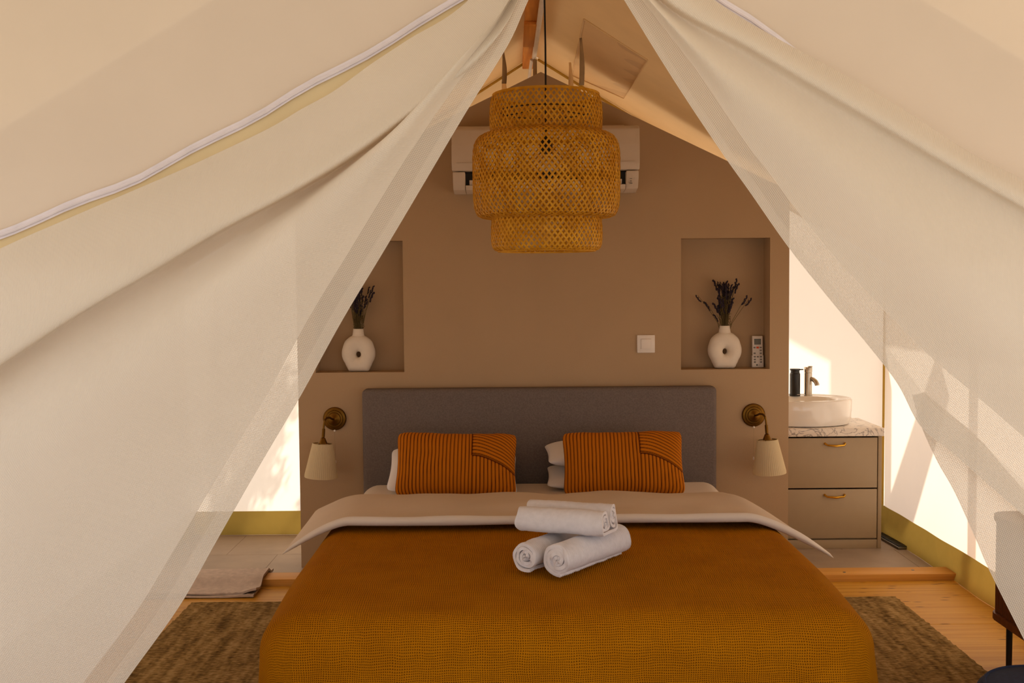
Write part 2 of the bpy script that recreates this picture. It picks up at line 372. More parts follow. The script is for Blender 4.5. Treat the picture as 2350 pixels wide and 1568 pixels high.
grid('skirt', sk(lambda u, z, o: (XL+u*(XW-XL), YB-o-.012+.005*nz((u*9, z*8, 1)), z+.001), .125), M['skirt'], wr)
wR = empty('wall_right'); struct(wR, 'white canvas side wall with mustard ground skirt beside the vanity', 'wall')
sheet('canvas', lambda u, v: (XW+ripple(YF+u*3.08, v*2), YF+u*(YB-YF), v*roofz(XW)), 60, 30, M['wall_canvas'], wR)
grid('skirt', sk(lambda u, z, o: (XW-o-.012-.010*nz((u*11, z*9, 4))-(.02 if z < .04 else .0)*(1-z/.04), YF+u*(YB-YF), z+.001), .135, 90), M['skirt'], wR)
tube('corner_piping', [(XW-.012, YB-.016, .13), (XW-.012, YB-.016, .7), (XW-.012, YB-.018, roofz(XW)-.02)], .006, M['piping'], wR, 6)
wL = empty('wall_left'); struct(wL, 'white canvas side wall on the bath mat side', 'wall')
sheet('canvas', lambda u, v: (XL+ripple(YF+u*3.08, v*2), YF+u*(YB-YF), v*roofz(XL)), 60, 30, M['wall_canvas'], wL)
grid('skirt', sk(lambda u, z, o: (XL+o+.012, YF+u*(YB-YF), z+.001), .13), M['skirt'], wL)

# inner roof
ce = empty('ceiling'); struct(ce, 'tan canvas tent roof with ridge pole and hanging tie straps', 'ceiling')
def roofsag(y, d): return .018*math.sin(d*2.6)*(.6+.4*nz((y*1.2, d*2, 0)))
for sgn, xe in ((-1, XL), (1, XW)):
    span = abs(xe-XR)+.03
    sheet('roof_panel', lambda u, v: (XR+sgn*v*span, YF+.004+u*(YB-YF-.004), ZR-SL*v*span-roofsag(YF+u*3.08, v*span)*.6), 60, 30, M['roof_canvas'], ce)
    tube('piping', [(XR+sgn*d, YB-.02, roofz(XR+d)-.012-.01*math.sin(d*2.6)) for d in (.02, .3, .6, .9, 1.2, 1.5)], .007, M['piping'], ce, 6)
box('ridge_batten', .065, .125, YF+.03, YB-.03, ZR-.075, ZR-.03, M['ridge_wood'], ce, .004)
box('batten_block', .062, .128, 4.62, 5.05, ZR-.092, ZR-.0752, M['ridge_wood'], ce, .003)
tube('ridge_tube', [(.132, YF+.03, ZR-.085), (.128, 4.2, ZR-.088), (.118, 5.30, ZR-.088)], .011, M['white_metal'], ce, 10)
tube('brace_tube', [(.106, 5.30, ZR-.098), (.075, 5.60, 2.20)], .008, M['white_metal'], ce, 8)
box('upright', .112, .131, 5.28, 5.31, 2.05, ZR-.10, M['strap'], ce, .002)
# stitched window flap on the right slope
def on(x, y, o=0.): return Vector((x, y, roofz(x)-.02-o))
fq = [(.300, 4.44), (.560, 4.48), (.560, 5.40), (.315, 5.58)]
P = []
for j in range(24):
    v = j/23; row = []
    for i in range(20):
        u = i/19; a = Vector(fq[0]).lerp(Vector(fq[1]), u); b = Vector(fq[3]).lerp(Vector(fq[2]), u); p = a.lerp(b, v)
        wr_ = .007*math.sin(v*34+u*5)*smooth01((u-.45)/.4)*(.5+.5*nz((u*3, v*5, 2)))
        row.append(on(p.x, p.y, -.014+.006*math.sin(PI*u)*math.sin(PI*v)+wr_))
    P.append(row)
grid('window_flap', P, M['flap_canvas'], ce)
V, Fc = [], []
for a, b in ((0, 1), (1, 2), (2, 3), (3, 0)):
    v, f = tubegeo([on(*Vector(fq[a]).lerp(Vector(fq[b]), t), -.011) for t in (0, .5, 1)], .0035, 6, off=len(V)); V += v; Fc += f
mesh('flap_seam', V, Fc, M['flap_canvas'], ce)
def strap(x, y, z, ln, w, sway, mat):
    P = []
    for j in range(9):
        t = j/8; c = Vector((x+sway*math.sin(t*2.6), y, z-ln*t)); ww = w*(.45+.55*smooth01(t*1.6)); P.append([c-Vector((ww, 0, 0)), c+Vector((ww, .004, 0))])
    s = grid('tie_strap', P, mat, ce); s.modifiers.new('thick', 'SOLIDIFY').thickness = .0015
strap(.306, 4.75, 2.365, .205, .011, .006, M['strap']); strap(.290, 5.30, 2.368, .160, .012, .004, M['flap_canvas'])
strap(-.030, 5.12, 2.382, .145, .011, .006, M['strap']); strap(-.033, 5.62, 2.37, .12, .013, .004, M['flap_canvas'])

# front canvas with door opening, zipper and mustard flap
wf = empty('wall_front'); struct(wf, 'cream canvas tent front around the open door', 'wall')
def flyz(x): return 3.0-.6*abs(x-XR)
ap = (.205, 2.172)
def interp(T, x):
    for (x0, z0), (x1, z1) in zip(T, T[1:]):
        if x0 <= x <= x1: return z0+(z1-z0)*(x-x0)/(x1-x0)
    return T[0][1] if x < T[0][0] else T[-1][1]
ZLT = [(-2.3, 1.01), (-1.637, 1.26), (-1.215, 1.428), (-.895, 1.561), (-.574, 1.716), (-.415, 1.804), (-.257, 1.894), (-.124, 1.976), (.033, 2.07), (.205, 2.172)]
ZRT = [(.205, 2.172), (.238, 2.15), (.483, 1.979), (.586, 1.911), (.648, 1.86), (.788, 1.76), (1.084, 1.574), (1.218, 1.501), (1.48, 1.36), (2.3, .92)]
def zl(x): return interp(ZLT, x)
def zr(x): return interp(ZRT, x)
def frontsheet(sgn):
    P = []; n = 50
    for j in range(24):
        v = j/23; row = []
        for i in range(n):
            u = i/(n-1); x = ap[0]+sgn*u*(2.0 if sgn > 0 else 1.95); lo = zr(x) if sgn > 0 else zl(x); hi = flyz(x)-.01
            z = lo+(hi-lo)*v; row.append((x, YF+.008*nz((x*1.2, z*1.2, 5))*v, z))
        P.append(row)
    return P
grid('canvas', frontsheet(-1), M['front_canvas'], wf); grid('canvas', frontsheet(1), M['front_canvas'], wf)
for a, b in ((-1.90, -1.745), (2.04, 2.205)):
    f = zl if a < 0 else zr
    mesh('side_panel', [(a, YF, 0), (b, YF, 0), (b, YF, f(b)), (a, YF, f(a))], [[0, 1, 2, 3]], M['front_canvas'], wf, smooth=False)
def ribbon(pts, w0, w1, y, mat, name):
    return grid(name, [[Vector((x, y, z+w0)) for x, z in pts], [Vector((x, y-.002, z+w1)) for x, z in pts]], mat, wf)
lx = [ap[0]-.06-i*.06 for i in range(30)]; rx = [ap[0]+.06+i*.06 for i in range(30)]
wob = lambda x: .004*math.sin(x*9)+.003*math.sin(x*23)
for X, f in ((lx, zl), (rx, zr)):
    line = [(x, f(x)+wob(x)) for x in X]
    ribbon(line, .004, -.075, YF-.004, M['zip_flap'], 'zip_flap')
    ribbon(line, .012, -.010, YF-.010, M['zip'], 'zip_tape')
    tube('zip_coil', [(x, YF-.014, z-.001) for x, z in line], .0035, M['zip'], wf, 6)

# outer fly sheet over tent and porch, its unseen length set to shade front and rear
fy = empty('fly_roof'); tag(fy, 'outer cream fly sheet roof above the tent and its porch', 'fly sheet', kind='structure')
for sgn in (-1, 1):
    sheet('fly_panel', lambda u, v: (XR+sgn*v*2.2, -4.0+u*10.085, 3.0-.6*2.2*v-.03*math.sin(v*PI)), 30, 14, M['fly_canvas'], fy)
for x in (-1.95, 2.2):
    for y in (-3.8, -.75): tube('porch_pole', [(x, y, -.31), (x, y, flyz(x)-.02)], .03, M['ridge_wood'], fy, 10)
# door curtain guide lines, metres
CURVES = {
 'L0': [(0.131, 2.500, 2.132), (0.044, 2.500, 1.949), (-0.004, 2.500, 1.847), (-0.095, 2.500, 1.706), (-0.185, 2.500, 1.560), (-0.292, 2.500, 1.384), (-0.385, 2.500, 1.233), (-0.488, 2.500, 1.055), (-0.582, 2.500, 0.900), (-0.686, 2.500, 0.722), (-0.779, 2.500, 0.565), (-0.913, 2.500, 0.384), (-1.057, 2.500, 0.185)],
 'L1': [(0.121, 2.495, 2.130), (0.027, 2.495, 1.948), (-0.022, 2.495, 1.851), (-0.117, 2.495, 1.708), (-0.210, 2.495, 1.562), (-0.319, 2.495, 1.388), (-0.413, 2.495, 1.238), (-0.517, 2.495, 1.061), (-0.612, 2.495, 0.908), (-0.719, 2.495, 0.732), (-0.814, 2.495, 0.576), (-0.951, 2.495, 0.393), (-1.095, 2.495, 0.192)],
 'L2': [(0.109, 2.490, 2.129), (0.004, 2.490, 1.947), (-0.053, 2.490, 1.850), (-0.168, 2.490, 1.694), (-0.264, 2.490, 1.554), (-0.376, 2.490, 1.373), (-0.469, 2.490, 1.224), (-0.572, 2.490, 1.047), (-0.670, 2.490, 0.890), (-0.774, 2.490, 0.718), (-0.869, 2.490, 0.566), (-0.995, 2.490, 0.401), (-1.144, 2.490, 0.201)],
 'L3': [(0.097, 2.450, 2.116), (-0.008, 2.450, 1.925), (-0.091, 2.450, 1.823), (-0.234, 2.450, 1.651), (-0.382, 2.450, 1.488), (-0.562, 2.450, 1.305), (-0.742, 2.450, 1.120), (-0.925, 2.450, 0.934), (-1.108, 2.450, 0.746), (-1.294, 2.450, 0.556), (-1.480, 2.450, 0.375)],
 'L4': [(0.092, 2.460, 2.121), (-0.018, 2.460, 1.915), (-0.116, 2.460, 1.804), (-0.264, 2.460, 1.653), (-0.423, 2.460, 1.519), (-0.602, 2.460, 1.374), (-0.792, 2.460, 1.228), (-0.993, 2.460, 1.082), (-1.206, 2.460, 0.934), (-1.430, 2.460, 0.776), (-1.656, 2.460, 0.617)],
 'L5': [(0.088, 2.550, 2.153), (-0.019, 2.550, 1.918), (-0.090, 2.550, 1.809), (-0.187, 2.550, 1.729), (-0.289, 2.550, 1.654), (-0.391, 2.550, 1.584), (-0.540, 2.550, 1.497), (-0.694, 2.550, 1.417), (-0.849, 2.550, 1.327), (-1.025, 2.550, 1.227), (-1.213, 2.550, 1.111), (-1.517, 2.550, 0.913)],
 'L6': [(0.083, 2.470, 2.129), (0.012, 2.470, 1.922), (-0.066, 2.470, 1.819), (-0.166, 2.470, 1.738), (-0.265, 2.470, 1.666), (-0.364, 2.470, 1.599), (-0.513, 2.470, 1.512), (-0.662, 2.470, 1.435), (-0.812, 2.470, 1.348), (-0.982, 2.470, 1.251), (-1.164, 2.470, 1.139), (-1.469, 2.470, 0.945)],
 'L7': [(0.080, 2.500, 2.142), (-0.003, 2.500, 1.944), (-0.108, 2.500, 1.843), (-0.238, 2.500, 1.742), (-0.368, 2.500, 1.660), (-0.518, 2.500, 1.577), (-0.688, 2.500, 1.509), (-0.870, 2.500, 1.422), (-1.052, 2.500, 1.329), (-1.235, 2.500, 1.236), (-1.480, 2.500, 1.112)],
 'L8': [(0.074, 2.575, 2.172), (-0.095, 2.575, 1.969), (-0.238, 2.575, 1.878), (-0.325, 2.575, 1.823), (-0.412, 2.575, 1.763), (-0.490, 2.575, 1.721), (-0.572, 2.575, 1.674), (-0.738, 2.575, 1.598), (-0.893, 2.575, 1.532), (-1.048, 2.575, 1.467), (-1.204, 2.575, 1.400), (-1.518, 2.575, 1.251)],
 'R0': [(0.141, 2.500, 2.132), (0.260, 2.500, 1.947), (0.386, 2.500, 1.743), (0.480, 2.500, 1.603), (0.545, 2.500, 1.513), (0.635, 2.500, 1.385), (0.725, 2.500, 1.272), (0.816, 2.500, 1.163), (0.887, 2.500, 1.070), (0.942, 2.500, 0.971), (1.027, 2.500, 0.900), (1.181, 2.500, 0.763), (1.358, 2.500, 0.610)],
 'R1': [(0.150, 2.495, 2.130), (0.274, 2.495, 1.946), (0.403, 2.495, 1.745), (0.500, 2.495, 1.607), (0.565, 2.495, 1.519), (0.657, 2.495, 1.393), (0.750, 2.495, 1.282), (0.843, 2.495, 1.175), (0.913, 2.495, 1.090), (0.977, 2.495, 1.011), (1.068, 2.495, 0.940), (1.211, 2.495, 0.817), (1.375, 2.495, 0.673)],
 'R2': [(0.159, 2.485, 2.127), (0.300, 2.485, 1.943), (0.423, 2.485, 1.782), (0.521, 2.485, 1.638), (0.591, 2.485, 1.547), (0.685, 2.485, 1.423), (0.780, 2.485, 1.313), (0.881, 2.485, 1.208), (0.961, 2.485, 1.128), (1.052, 2.485, 1.052), (1.153, 2.485, 0.966), (1.255, 2.485, 0.879), (1.388, 2.485, 0.757)],
 'R3': [(0.163, 2.455, 2.117), (0.321, 2.455, 1.926), (0.466, 2.455, 1.781), (0.573, 2.455, 1.694), (0.681, 2.455, 1.601), (0.799, 2.455, 1.493), (0.917, 2.455, 1.385), (1.036, 2.455, 1.272), (1.156, 2.455, 1.163), (1.266, 2.455, 1.063), (1.387, 2.455, 0.953)],
 'R4': [(0.171, 2.510, 2.135), (0.348, 2.510, 1.941), (0.541, 2.510, 1.818), (0.755, 2.510, 1.683), (0.971, 2.510, 1.551), (1.177, 2.510, 1.430), (1.420, 2.510, 1.288)],
 'R5': [(0.172, 2.475, 2.125), (0.357, 2.475, 1.940), (0.548, 2.475, 1.832), (0.759, 2.475, 1.706), (0.970, 2.475, 1.582), (1.160, 2.475, 1.474), (1.399, 2.475, 1.347)],
 'R6': [(0.177, 2.490, 2.132), (0.414, 2.490, 1.943), (0.566, 2.490, 1.855), (0.759, 2.490, 1.741), (1.007, 2.490, 1.593), (1.167, 2.490, 1.508), (1.407, 2.490, 1.387)],
 'R7': [(0.187, 2.575, 2.163), (0.480, 2.575, 1.964), (0.597, 2.575, 1.892), (0.780, 2.575, 1.791), (0.948, 2.575, 1.691), (1.073, 2.575, 1.611), (1.206, 2.575, 1.544), (1.454, 2.575, 1.421)],
 'S0': [(0.935, 2.540, 1.042), (0.958, 2.540, 0.967), (0.996, 2.540, 0.884), (1.038, 2.540, 0.810), (1.090, 2.540, 0.697), (1.122, 2.540, 0.624), (1.208, 2.540, 0.454), (1.304, 2.540, 0.263)],
 'S1': [(0.944, 2.530, 1.043), (0.993, 2.530, 0.961), (1.043, 2.530, 0.884), (1.095, 2.530, 0.801), (1.148, 2.530, 0.702), (1.190, 2.530, 0.624), (1.274, 2.530, 0.478), (1.381, 2.530, 0.298)],
 'S2': [(0.955, 2.520, 1.049), (1.078, 2.520, 0.946), (1.151, 2.520, 0.864), (1.223, 2.520, 0.781), (1.286, 2.520, 0.698), (1.349, 2.520, 0.615), (1.412, 2.520, 0.511), (1.497, 2.520, 0.364)],
}
def loft(keys, n, per, amp=0., seed=0.):
    G = [resample(CURVES[k], n) for k in keys]; m = len(keys)-1; P = []
    for j in range(n):
        row = []
        for i in range(m*per+1):
            p = catmull([g[j] for g in G], i/(m*per))
            if amp: p = p+Vector((0, amp*nz((p.x*1.7+seed, p.z*1.7, seed), 1.6)*smooth01(j/n*4), 0))
            row.append(p)
        P.append(row)
    return P
def split(P, a, b): return [row[a:b+1] for row in P]
cl = thing('door_curtain', 'sheer cream door curtain swept aside beside the bath mat', 'curtain', group='tent door curtains')
per = 8; P = loft(['L%d' % i for i in range(9)], 110, per, .02, 2.)
grid('hem', split(P, 0, per), M['curtain_hem'], cl); grid('mesh_band', split(P, per, 2*per), M['curtain_mesh'], cl); grid('cloth', split(P, 2*per, 8*per), M['curtain'], cl)
cr = thing('door_curtain', 'sheer cream door curtain swept aside in front of the brown cabinet', 'curtain', group='tent door curtains')
P = loft(['R%d' % i for i in range(8)], 110, per, .015, 5.)
grid('hem', split(P, 0, per), M['curtain_hem'], cr); grid('mesh_band', split(P, per, 2*per), M['curtain_mesh'], cr); grid('cloth', split(P, 2*per, 7*per), M['curtain'], cr)
P = loft(['S0', 'S1', 'S2'], 60, per, .0, 1.); grid('lower_fold', P, M['curtain_mesh'], cr)

# ------------------------------------------------------------------ bed
BX, BZ = .122, .43
bed = thing('bed', 'double bed with grey upholstered headboard against the plaster wall', 'bed', (BX, 3.9, 0))
def bp(x0, x1, y0, y1, z0, z1): return (x0, x1, y0-3.9, y1-3.9, z0, z1)
bm = bmesh.new(); bbox(bm, -.806, .806, 4.915-3.9, 4.995-3.9, .06, .834, .022, 4); frombm('headboard', bm, M['headboard'], bed)
bm = bmesh.new(); bbox(bm, *bp(-.75, .75, 3.0, 4.905, .10, .235), .01); frombm('bed_base', bm, M['headboard'], bed)
# mattress: rounded slab
P = []; NX, NY = 60, 70
def slab(x, y, hx, hy, r):
    dx = max(0, abs(x)-(hx-r)); dy = max(0, abs(y)-(hy-r)); d = min(r, math.hypot(dx, dy)); return math.sqrt(max(0, r*r-d*d))-r
for j in range(NY):
    y = -.93+1.915*j/(NY-1)
    tp = 1-.045*smooth01((.4-y)/.9); P.append([(tp*.80*math.sin(PI/2*(2*i/(NX-1)-1)), y, .418-.05*smooth01((-.22-y)/.6)+slab(.80*math.sin(PI/2*(2*i/(NX-1)-1)), y, .80, .985, .085)+.003*nz((i*.2, j*.2, 1))) for i in range(NX)])
ring = [(i, 0) for i in range(NX)]+[(NX-1, j) for j in range(1, NY)]+[(i, NY-1) for i in range(NX-2, -1, -1)]+[(0, j) for j in range(NY-2, 0, -1)]
V = [Vector(p) for row in P for p in row]; Fc = [[j*NX+i, j*NX+i+1, (j+1)*NX+i+1, (j+1)*NX+i] for j in range(NY-1) for i in range(NX-1)]
b0 = len(V); V += [Vector((P[j][i][0], P[j][i][1], .236)) for i, j in ring]
for k in range(len(ring)):
    a = ring[k][1]*NX+ring[k][0]; k2 = (k+1) % len(ring); b = ring[k2][1]*NX+ring[k2][0]; Fc.append([b, a, b0+k, b0+k2])
Fc.append([b0+k for k in range(len(ring))])
mt = mesh('mattress', V, Fc, M['sheet'], bed, loc=(0, .0, 0)); mt['label'] = 'mattress under a fitted cream sheet'
for sx in (-1, 1):
    for sy in (-.82, .9):
        bm = bmesh.new(); bbox(bm, sx*.72-.03, sx*.72+.03, sy-.03, sy+.03, .019, .10, .004); frombm('leg', bm, M['walnut'], bed)

# knitted blanket
def drape(e, r, flare=.13):
    if e < r*PI/2: a = e/r; return r*math.sin(a), r*(1-math.cos(a))
    d = e-r*PI/2; return r+flare*d, r+d*.998
HW, RR = .838, .11; P, UV = [], []
T = [-1.16+2.32*i/150 for i in range(151)]; Sx = [1.68*j/110 for j in range(111)]
y_start = 4.16; flat_s = y_start-2.975
for s in Sx:
    row = []
    for t in T:
        hwt = HW+(.026 if t > 0 else 0.); ex = max(0., abs(t)-(hwt-RR)); ey = max(0., s-flat_s); e = (ex**6+ey**6)**(1/6)
        bx, by = math.copysign(min(abs(t), hwt-RR), t), min(s, flat_s)
        if e > 0:
            o, dz = drape(e, RR); h = math.hypot(ex, ey); dx, dy = ex/h, ey/h
            hang = smooth01((e-.10)/.22); w = .012*math.sin((bx*1.1+by*.9)*11+1.3)*hang+.02*hang*math.exp(-((t-.70)/.07)**2)*(1 if ey > 0 else 0)-.03*hang*math.exp(-((t-.60)/.05)**2)*(1 if ey > 0 else 0)
            x = bx+math.copysign(dx, t)*(o+w); y = by+dy*(o+w)
        else: x, y, dz = bx, by, 0.
        z = BZ-dz+.007*nz((t*2.1, s*2.1, 0))*(1 if e < .05 else .3)+.008*math.exp(-((t/.75)**4))-.035*smooth01((s-flat_s+.55)/.75)**1.6*(1 if e < .2 else max(0., 1-(e-.2)/.2))
        row.append((BX+.008+x, y_start-y, max(z, .021))); UV.append((t, s))
    P.append(row)
bl = grid('blanket', P, M['knit'], uvs=UV); tag(bl, 'mustard brown knitted blanket spread over the bed', 'blanket')

# duvet turned back over the blanket
P, UV = [], []; NU, NV = 120, 22
def dv(u, v, side):            # u -1..1, v 0 head end .. 1 foot end
    xl, xr = -.78-.04*v-.02*v**3, .905+.14*smooth01(v)+.12*v**3
    k = (u+1)/2; x = xl+(xr-xl)*k
    yh = 4.29-.03*abs(u)**3+.012*nz((u*3, 0, 4)); yf = 3.80+.05*u*u-.03*(u < 0)*u*u+.07*abs(u)**8+.012*math.sin(u*5+1)
    y = yh+(yf-yh)*v; dx = x-BX
    d = max(0, abs(dx)-.70); z = BZ+.022-.9*d*d/(d+.13)*((.30+.45*v) if dx < 0 else .68)
    th = .040*(1-.45*smooth01((abs(u)-.85)/.15))*(.75+.25*math.sin(PI*min(1, v*1.2)))
    th *= 1+.3*nz((u*4, v*2, 9))
    puff = th*(max(0., 1-abs(2*v-1)**14)**.5 if v < .5 else 1.)*max(0, 1-abs(u)**24)**.5
    wr_ = (.005*nz((u*7+v*2, v*3, 2), 1.3)+.004*math.sin(v*9+u*7)*nz((u*2, v, 8), 2))*(1-abs(2*v-1)**8)
    return (x, y, z+(puff+wr_*.8 if side else -puff*.08)+.010*v*(1-abs(u)**6))
for j in range(2*NV):
    up = j < NV; v = j/(NV-1) if up else 1-(j-NV)/(NV)
    v = v if not up else .5-.5*math.cos(PI*v)
    P.append([dv(-1+2*i/(NU-1), v, up) for i in range(NU)])
P.append(P[0])
band = []
for q in range(1, 6):
    f = q/6; band.append([(a[0], a[1]-.012*math.sin(PI*f)*(1-abs(2*i/(NU-1)-1)**12), a[2]+(b[2]-a[2])*f+.002*nz((i*.15, q*.3, 3))) for i, (a, b) in enumerate(zip(P[NV-1], P[NV]))])
P[NV:NV] = band
du = grid('duvet', P, [M['duvet'], M['duvet_lining']])
for pol in du.data.polygons:
    if pol.index//(NU-1) >= NV-1: pol.material_index = 1
tag(du, 'cream duvet folded back across the bed behind the towels', 'duvet')

# pillows and corduroy cushions
def cushion(name, w, h, t, mat, loc, rot, ridged=False, nx=60, ny=40, seed=0., parent=None, sag=0.):
    V, Fc, Rg = [], [], []
    def pt(u, v, sd):
        cu, cv = abs(u), abs(v); x = w/2*u*(1-.04*(1-cv**2)*cu**6-.05*cv**10); z = h/2*v*(1-.06*(1-cu**2)*cv**6-.08*cu**10)+.004*nz((u*3+seed, 0, v), 1.)
        th = t/2*max(0., (1-cu**2.6)*(1-cv**2.6))**.55; rg = .5
        if ridged:
            k = 0.
            if u > .26: k = (u-.26)/.74
            wv = v+.55*k**1.7
            if u > .26 and wv > .18: ph = (wv-.18)*h/2/.0155
            else: ph = u*w/2/.0155+(.5*k*(v-.2) if u > .26 else .15*nz((u*2, v*2, seed)))
            rg = abs(math.cos(PI*ph))**.8; seam = min(abs(u-.26)*w/2/.006+(0 if wv > .18 else .45), 1)
            if u > .2: seam = min(seam, abs(wv-.18)*h/2/.006+ (0 if u > .26 else 1))
            rg *= min(1, seam); x += 0; th += (.0035*rg)*(1-max(cu, cv)**12)
        th += .004*nz((u*2+seed, v*2, sd), 1.5)*(1-cu**4)*(1-cv**4)
        return Vector((x, -sd*th, z-sag*cu*cu*(v > 0)*.5)), rg
    for sd in (1, -1):
        for j in range(ny):
            for i in range(nx):
                p, rg = pt(-1+2*i/(nx-1), -1+2*j/(ny-1), sd); V.append(p); Rg.append(rg)
    n = nx*ny
    for sd in (0, 1):
        for j in range(ny-1):
            for i in range(nx-1):
                a = sd*n+j*nx+i; f = [a, a+1, a+nx+1, a+nx]; Fc.append(f if sd == 0 else f[::-1])
    o = mesh(name, V, Fc, mat, parent, sharp=80)
    if ridged: o.data.attributes.new('ridge', 'FLOAT', 'POINT').data.foreach_set('value', Rg)
    bm = bmesh.new(); bm.from_mesh(o.data); bmesh.ops.remove_doubles(bm, verts=bm.verts, dist=1e-5); bm.to_mesh(o.data); bm.free()
    o.location = loc; o.rotation_euler = rot; return o
tag(cushion('cushion', .512, .282, .13, M['corduroy'], (-.238, 4.535, .552), (R(-24), R(1.2), 0), True, 200, 110, 1.), 'rust corduroy cushion leaning before a single white pillow', 'cushion', 'corduroy cushions')
tag(cushion('cushion', .512, .282, .13, M['corduroy'], (.462, 4.535, .552), (R(-24), R(-.6), R(-1)), True, 200, 110, 4.), 'rust corduroy cushion leaning before two stacked white pillows', 'cushion', 'corduroy cushions')
tag(cushion('pillow', .565, .34, .12, M['pillow'], (-.262, 4.72, .490), (R(-66), R(3), R(2)), seed=2.), 'white pillow on its own behind the corduroy cushion', 'pillow', 'white pillows')
tag(cushion('pillow', .575, .30, .085, M['pillow'], (.432, 4.735, .462), (R(-82), R(0), R(-2)), seed=5.), 'white pillow lying at the bottom of the stacked pair', 'pillow', 'white pillows')
tag(cushion('pillow', .555, .255, .10, M['pillow'], (.420, 4.772, .562), (R(-80), R(-1), R(3)), seed=8.), 'white pillow resting on top of the stacked pair', 'pillow', 'white pillows')

# rolled towels
def rollpath(Rd, pitch, turns, n, a0=0., dirn=1): return [((Rd-pitch*k/n*turns)*math.cos(a0+dirn*2*PI*turns*k/n), (Rd-pitch*k/n*turns)*math.sin(a0+dirn*2*PI*turns*k/n)) for k in range(n+1)]
def towel(name, path, th, ln, rib, seed, loc, rotz, label, segs, flat=.0, tilt=0.):
    n = len(path); V, Fc = [], []; nrm = []
    for k in range(n):
        a, b = path[max(k-1, 0)], path[min(k+1, n-1)]; dx, dz = b[0]-a[0], b[1]-a[1]; l = math.hypot(dx, dz) or 1; nrm.append((-dz/l, dx/l))
    for s in range(segs+1):
        x = -ln/2+ln*s/segs
        for lay in (0, 1):
            for k in range(n):
                kk = k/n; c = (path[k][0]+.0045*nz((kk*9, seed, 1.+x*3))*min(1, kk*3), path[k][1]+.0045*nz((kk*9, seed+5, 2.+x*3))*min(1, kk*3)); w = .0024*nz((k*.11+seed, x*22, seed), 1.)+.0012*nz((k*.4, x*60, seed)); e = rib*(math.cos(2*PI*x/.0085)*.5+.5) if lay == 0 else 0
                d = (0 if lay == 0 else th)-e-w
                endx = .013*nz((k*.09, seed, 3+(s > segs/2)), 2)*abs(2*s/segs-1)**8
                V.append((x+endx, c[0]+nrm[k][0]*d, c[1]+nrm[k][1]*d+flat*0))
    def id(s, lay, k): return s*2*n+lay*n+k
    for s in range(segs):
        for k in range(n-1):
            Fc.append([id(s, 0, k), id(s, 0, k+1), id(s+1, 0, k+1), id(s+1, 0, k)]); Fc.append([id(s, 1, k), id(s+1, 1, k), id(s+1, 1, k+1), id(s, 1, k+1)])
        for k in (0, n-1): Fc.append([id(s, 0, k), id(s+1, 0, k), id(s+1, 1, k), id(s, 1, k)])
    for s in (0, segs):
        for k in range(n-1): Fc.append([id(s, 0, k), id(s, 1, k), id(s, 1, k+1), id(s, 0, k+1)])
    bm = bmesh.new(); vs = [bm.verts.new(v) for v in V]
    for f in Fc: bm.faces.new([vs[i] for i in f])
    o = frombm(name, bm, M['towel'], sharp=70); o.location = loc; o.rotation_euler = (0, tilt, rotz); return tag(o, label, 'towel', 'rolled white towels on the bed')
ang = math.atan2(.262, .20)
TZ = BZ+.012+.053
towel('rolled_towel', [(x*1.04, z*.96) for x, z in rollpath(.050, .0110, 4.15, 110, R(-100))], .0084, .345, .0042, 1., (.232, 3.300, TZ), ang, 'ribbed white towel roll under the double-rolled one, its long side showing', 250)
towel('rolled_towel', [(x, z*.97) for x, z in rollpath(.047, .0115, 3.75, 110, R(-110), 1)], .0090, .30, .0022, 4., (.115, 3.340, TZ-.002), ang+.08, 'white towel roll under the double-rolled one with only its spiral end showing', 110)
A = rollpath(.040, .0112, 3.2, 80, R(-90), -1); A = [(x-.040, z) for x, z in A][::-1]; B = [(x+.036, z*1.08+.003) for x, z in rollpath(.041, .0112, 3.3, 80, R(-90), 1)]
towel('rolled_towel', A+[(-.02, -.041), (0, -.041), (.02, -.041)]+B, .0090, .275, .0004, 8., (.165, 3.325, TZ+.092), R(-23), 'white towel rolled from both ends, lying across two others', 60, tilt=R(-1))

# ------------------------------------------------------------------ woven pendant lamp
LX, LY = .122, 3.75
lamp = thing('pendant_lamp', 'three-tier woven bamboo pendant lamp hanging above the bed', 'lamp', (LX, LY, 1.417))
def woven(name, prof, n, k, wid=.0060):
    pts = resample([(r, 0, z-1.417) for r, z in prof], k); ln = sum((b-a).length for a, b in zip(pts, pts[1:])); V, Fc = [], []
    rm = sum(p.x for p in pts)/len(pts); tw = ln/math.tan(R(53))/rm
    for d in (-1, 1):
        for q in range(n):
            a0 = 2*PI*q/n+(.3*PI/n if d > 0 else 0)+random.Random(q*7+d).uniform(-.004, .004); base = len(V)
            for j in range(k):
                p = pts[j]; a = a0+d*tw*j/(k-1); t = (pts[min(j+1, k-1)]-pts[max(j-1, 0)]).normalized(); nr, nzz = t.z, -t.x
                if nr < 0 and abs(nr) > .3: nr, nzz = -nr, -nzz
                off = d*.0011*math.cos(a0*n/2+j*1.9)+d*.0004; r = p.x+nr*off; z = p.z+nzz*off; hw = wid/2/max(r, .05)/math.sin(R(53))
                for da, th in ((-hw, 0), (hw, 0), (hw, -.0008), (-hw, -.0008)): rr = r+nr*th; V.append((rr*math.cos(a+da), rr*math.sin(a+da), z+nzz*th))
            for j in range(k-1):
                for e in range(4): e2 = (e+1) % 4; i = base+j*4; Fc.append([i+e, i+e2, i+4+e2, i+4+e])
    return tag(mesh(name, V, Fc, M['bamboo'], lamp, smooth=False), kind='stuff')
woven('upper_tier', [(.180, 1.946), (.188, 1.930), (.192, 1.885), (.191, 1.84), (.187, 1.812)], 62, 12)
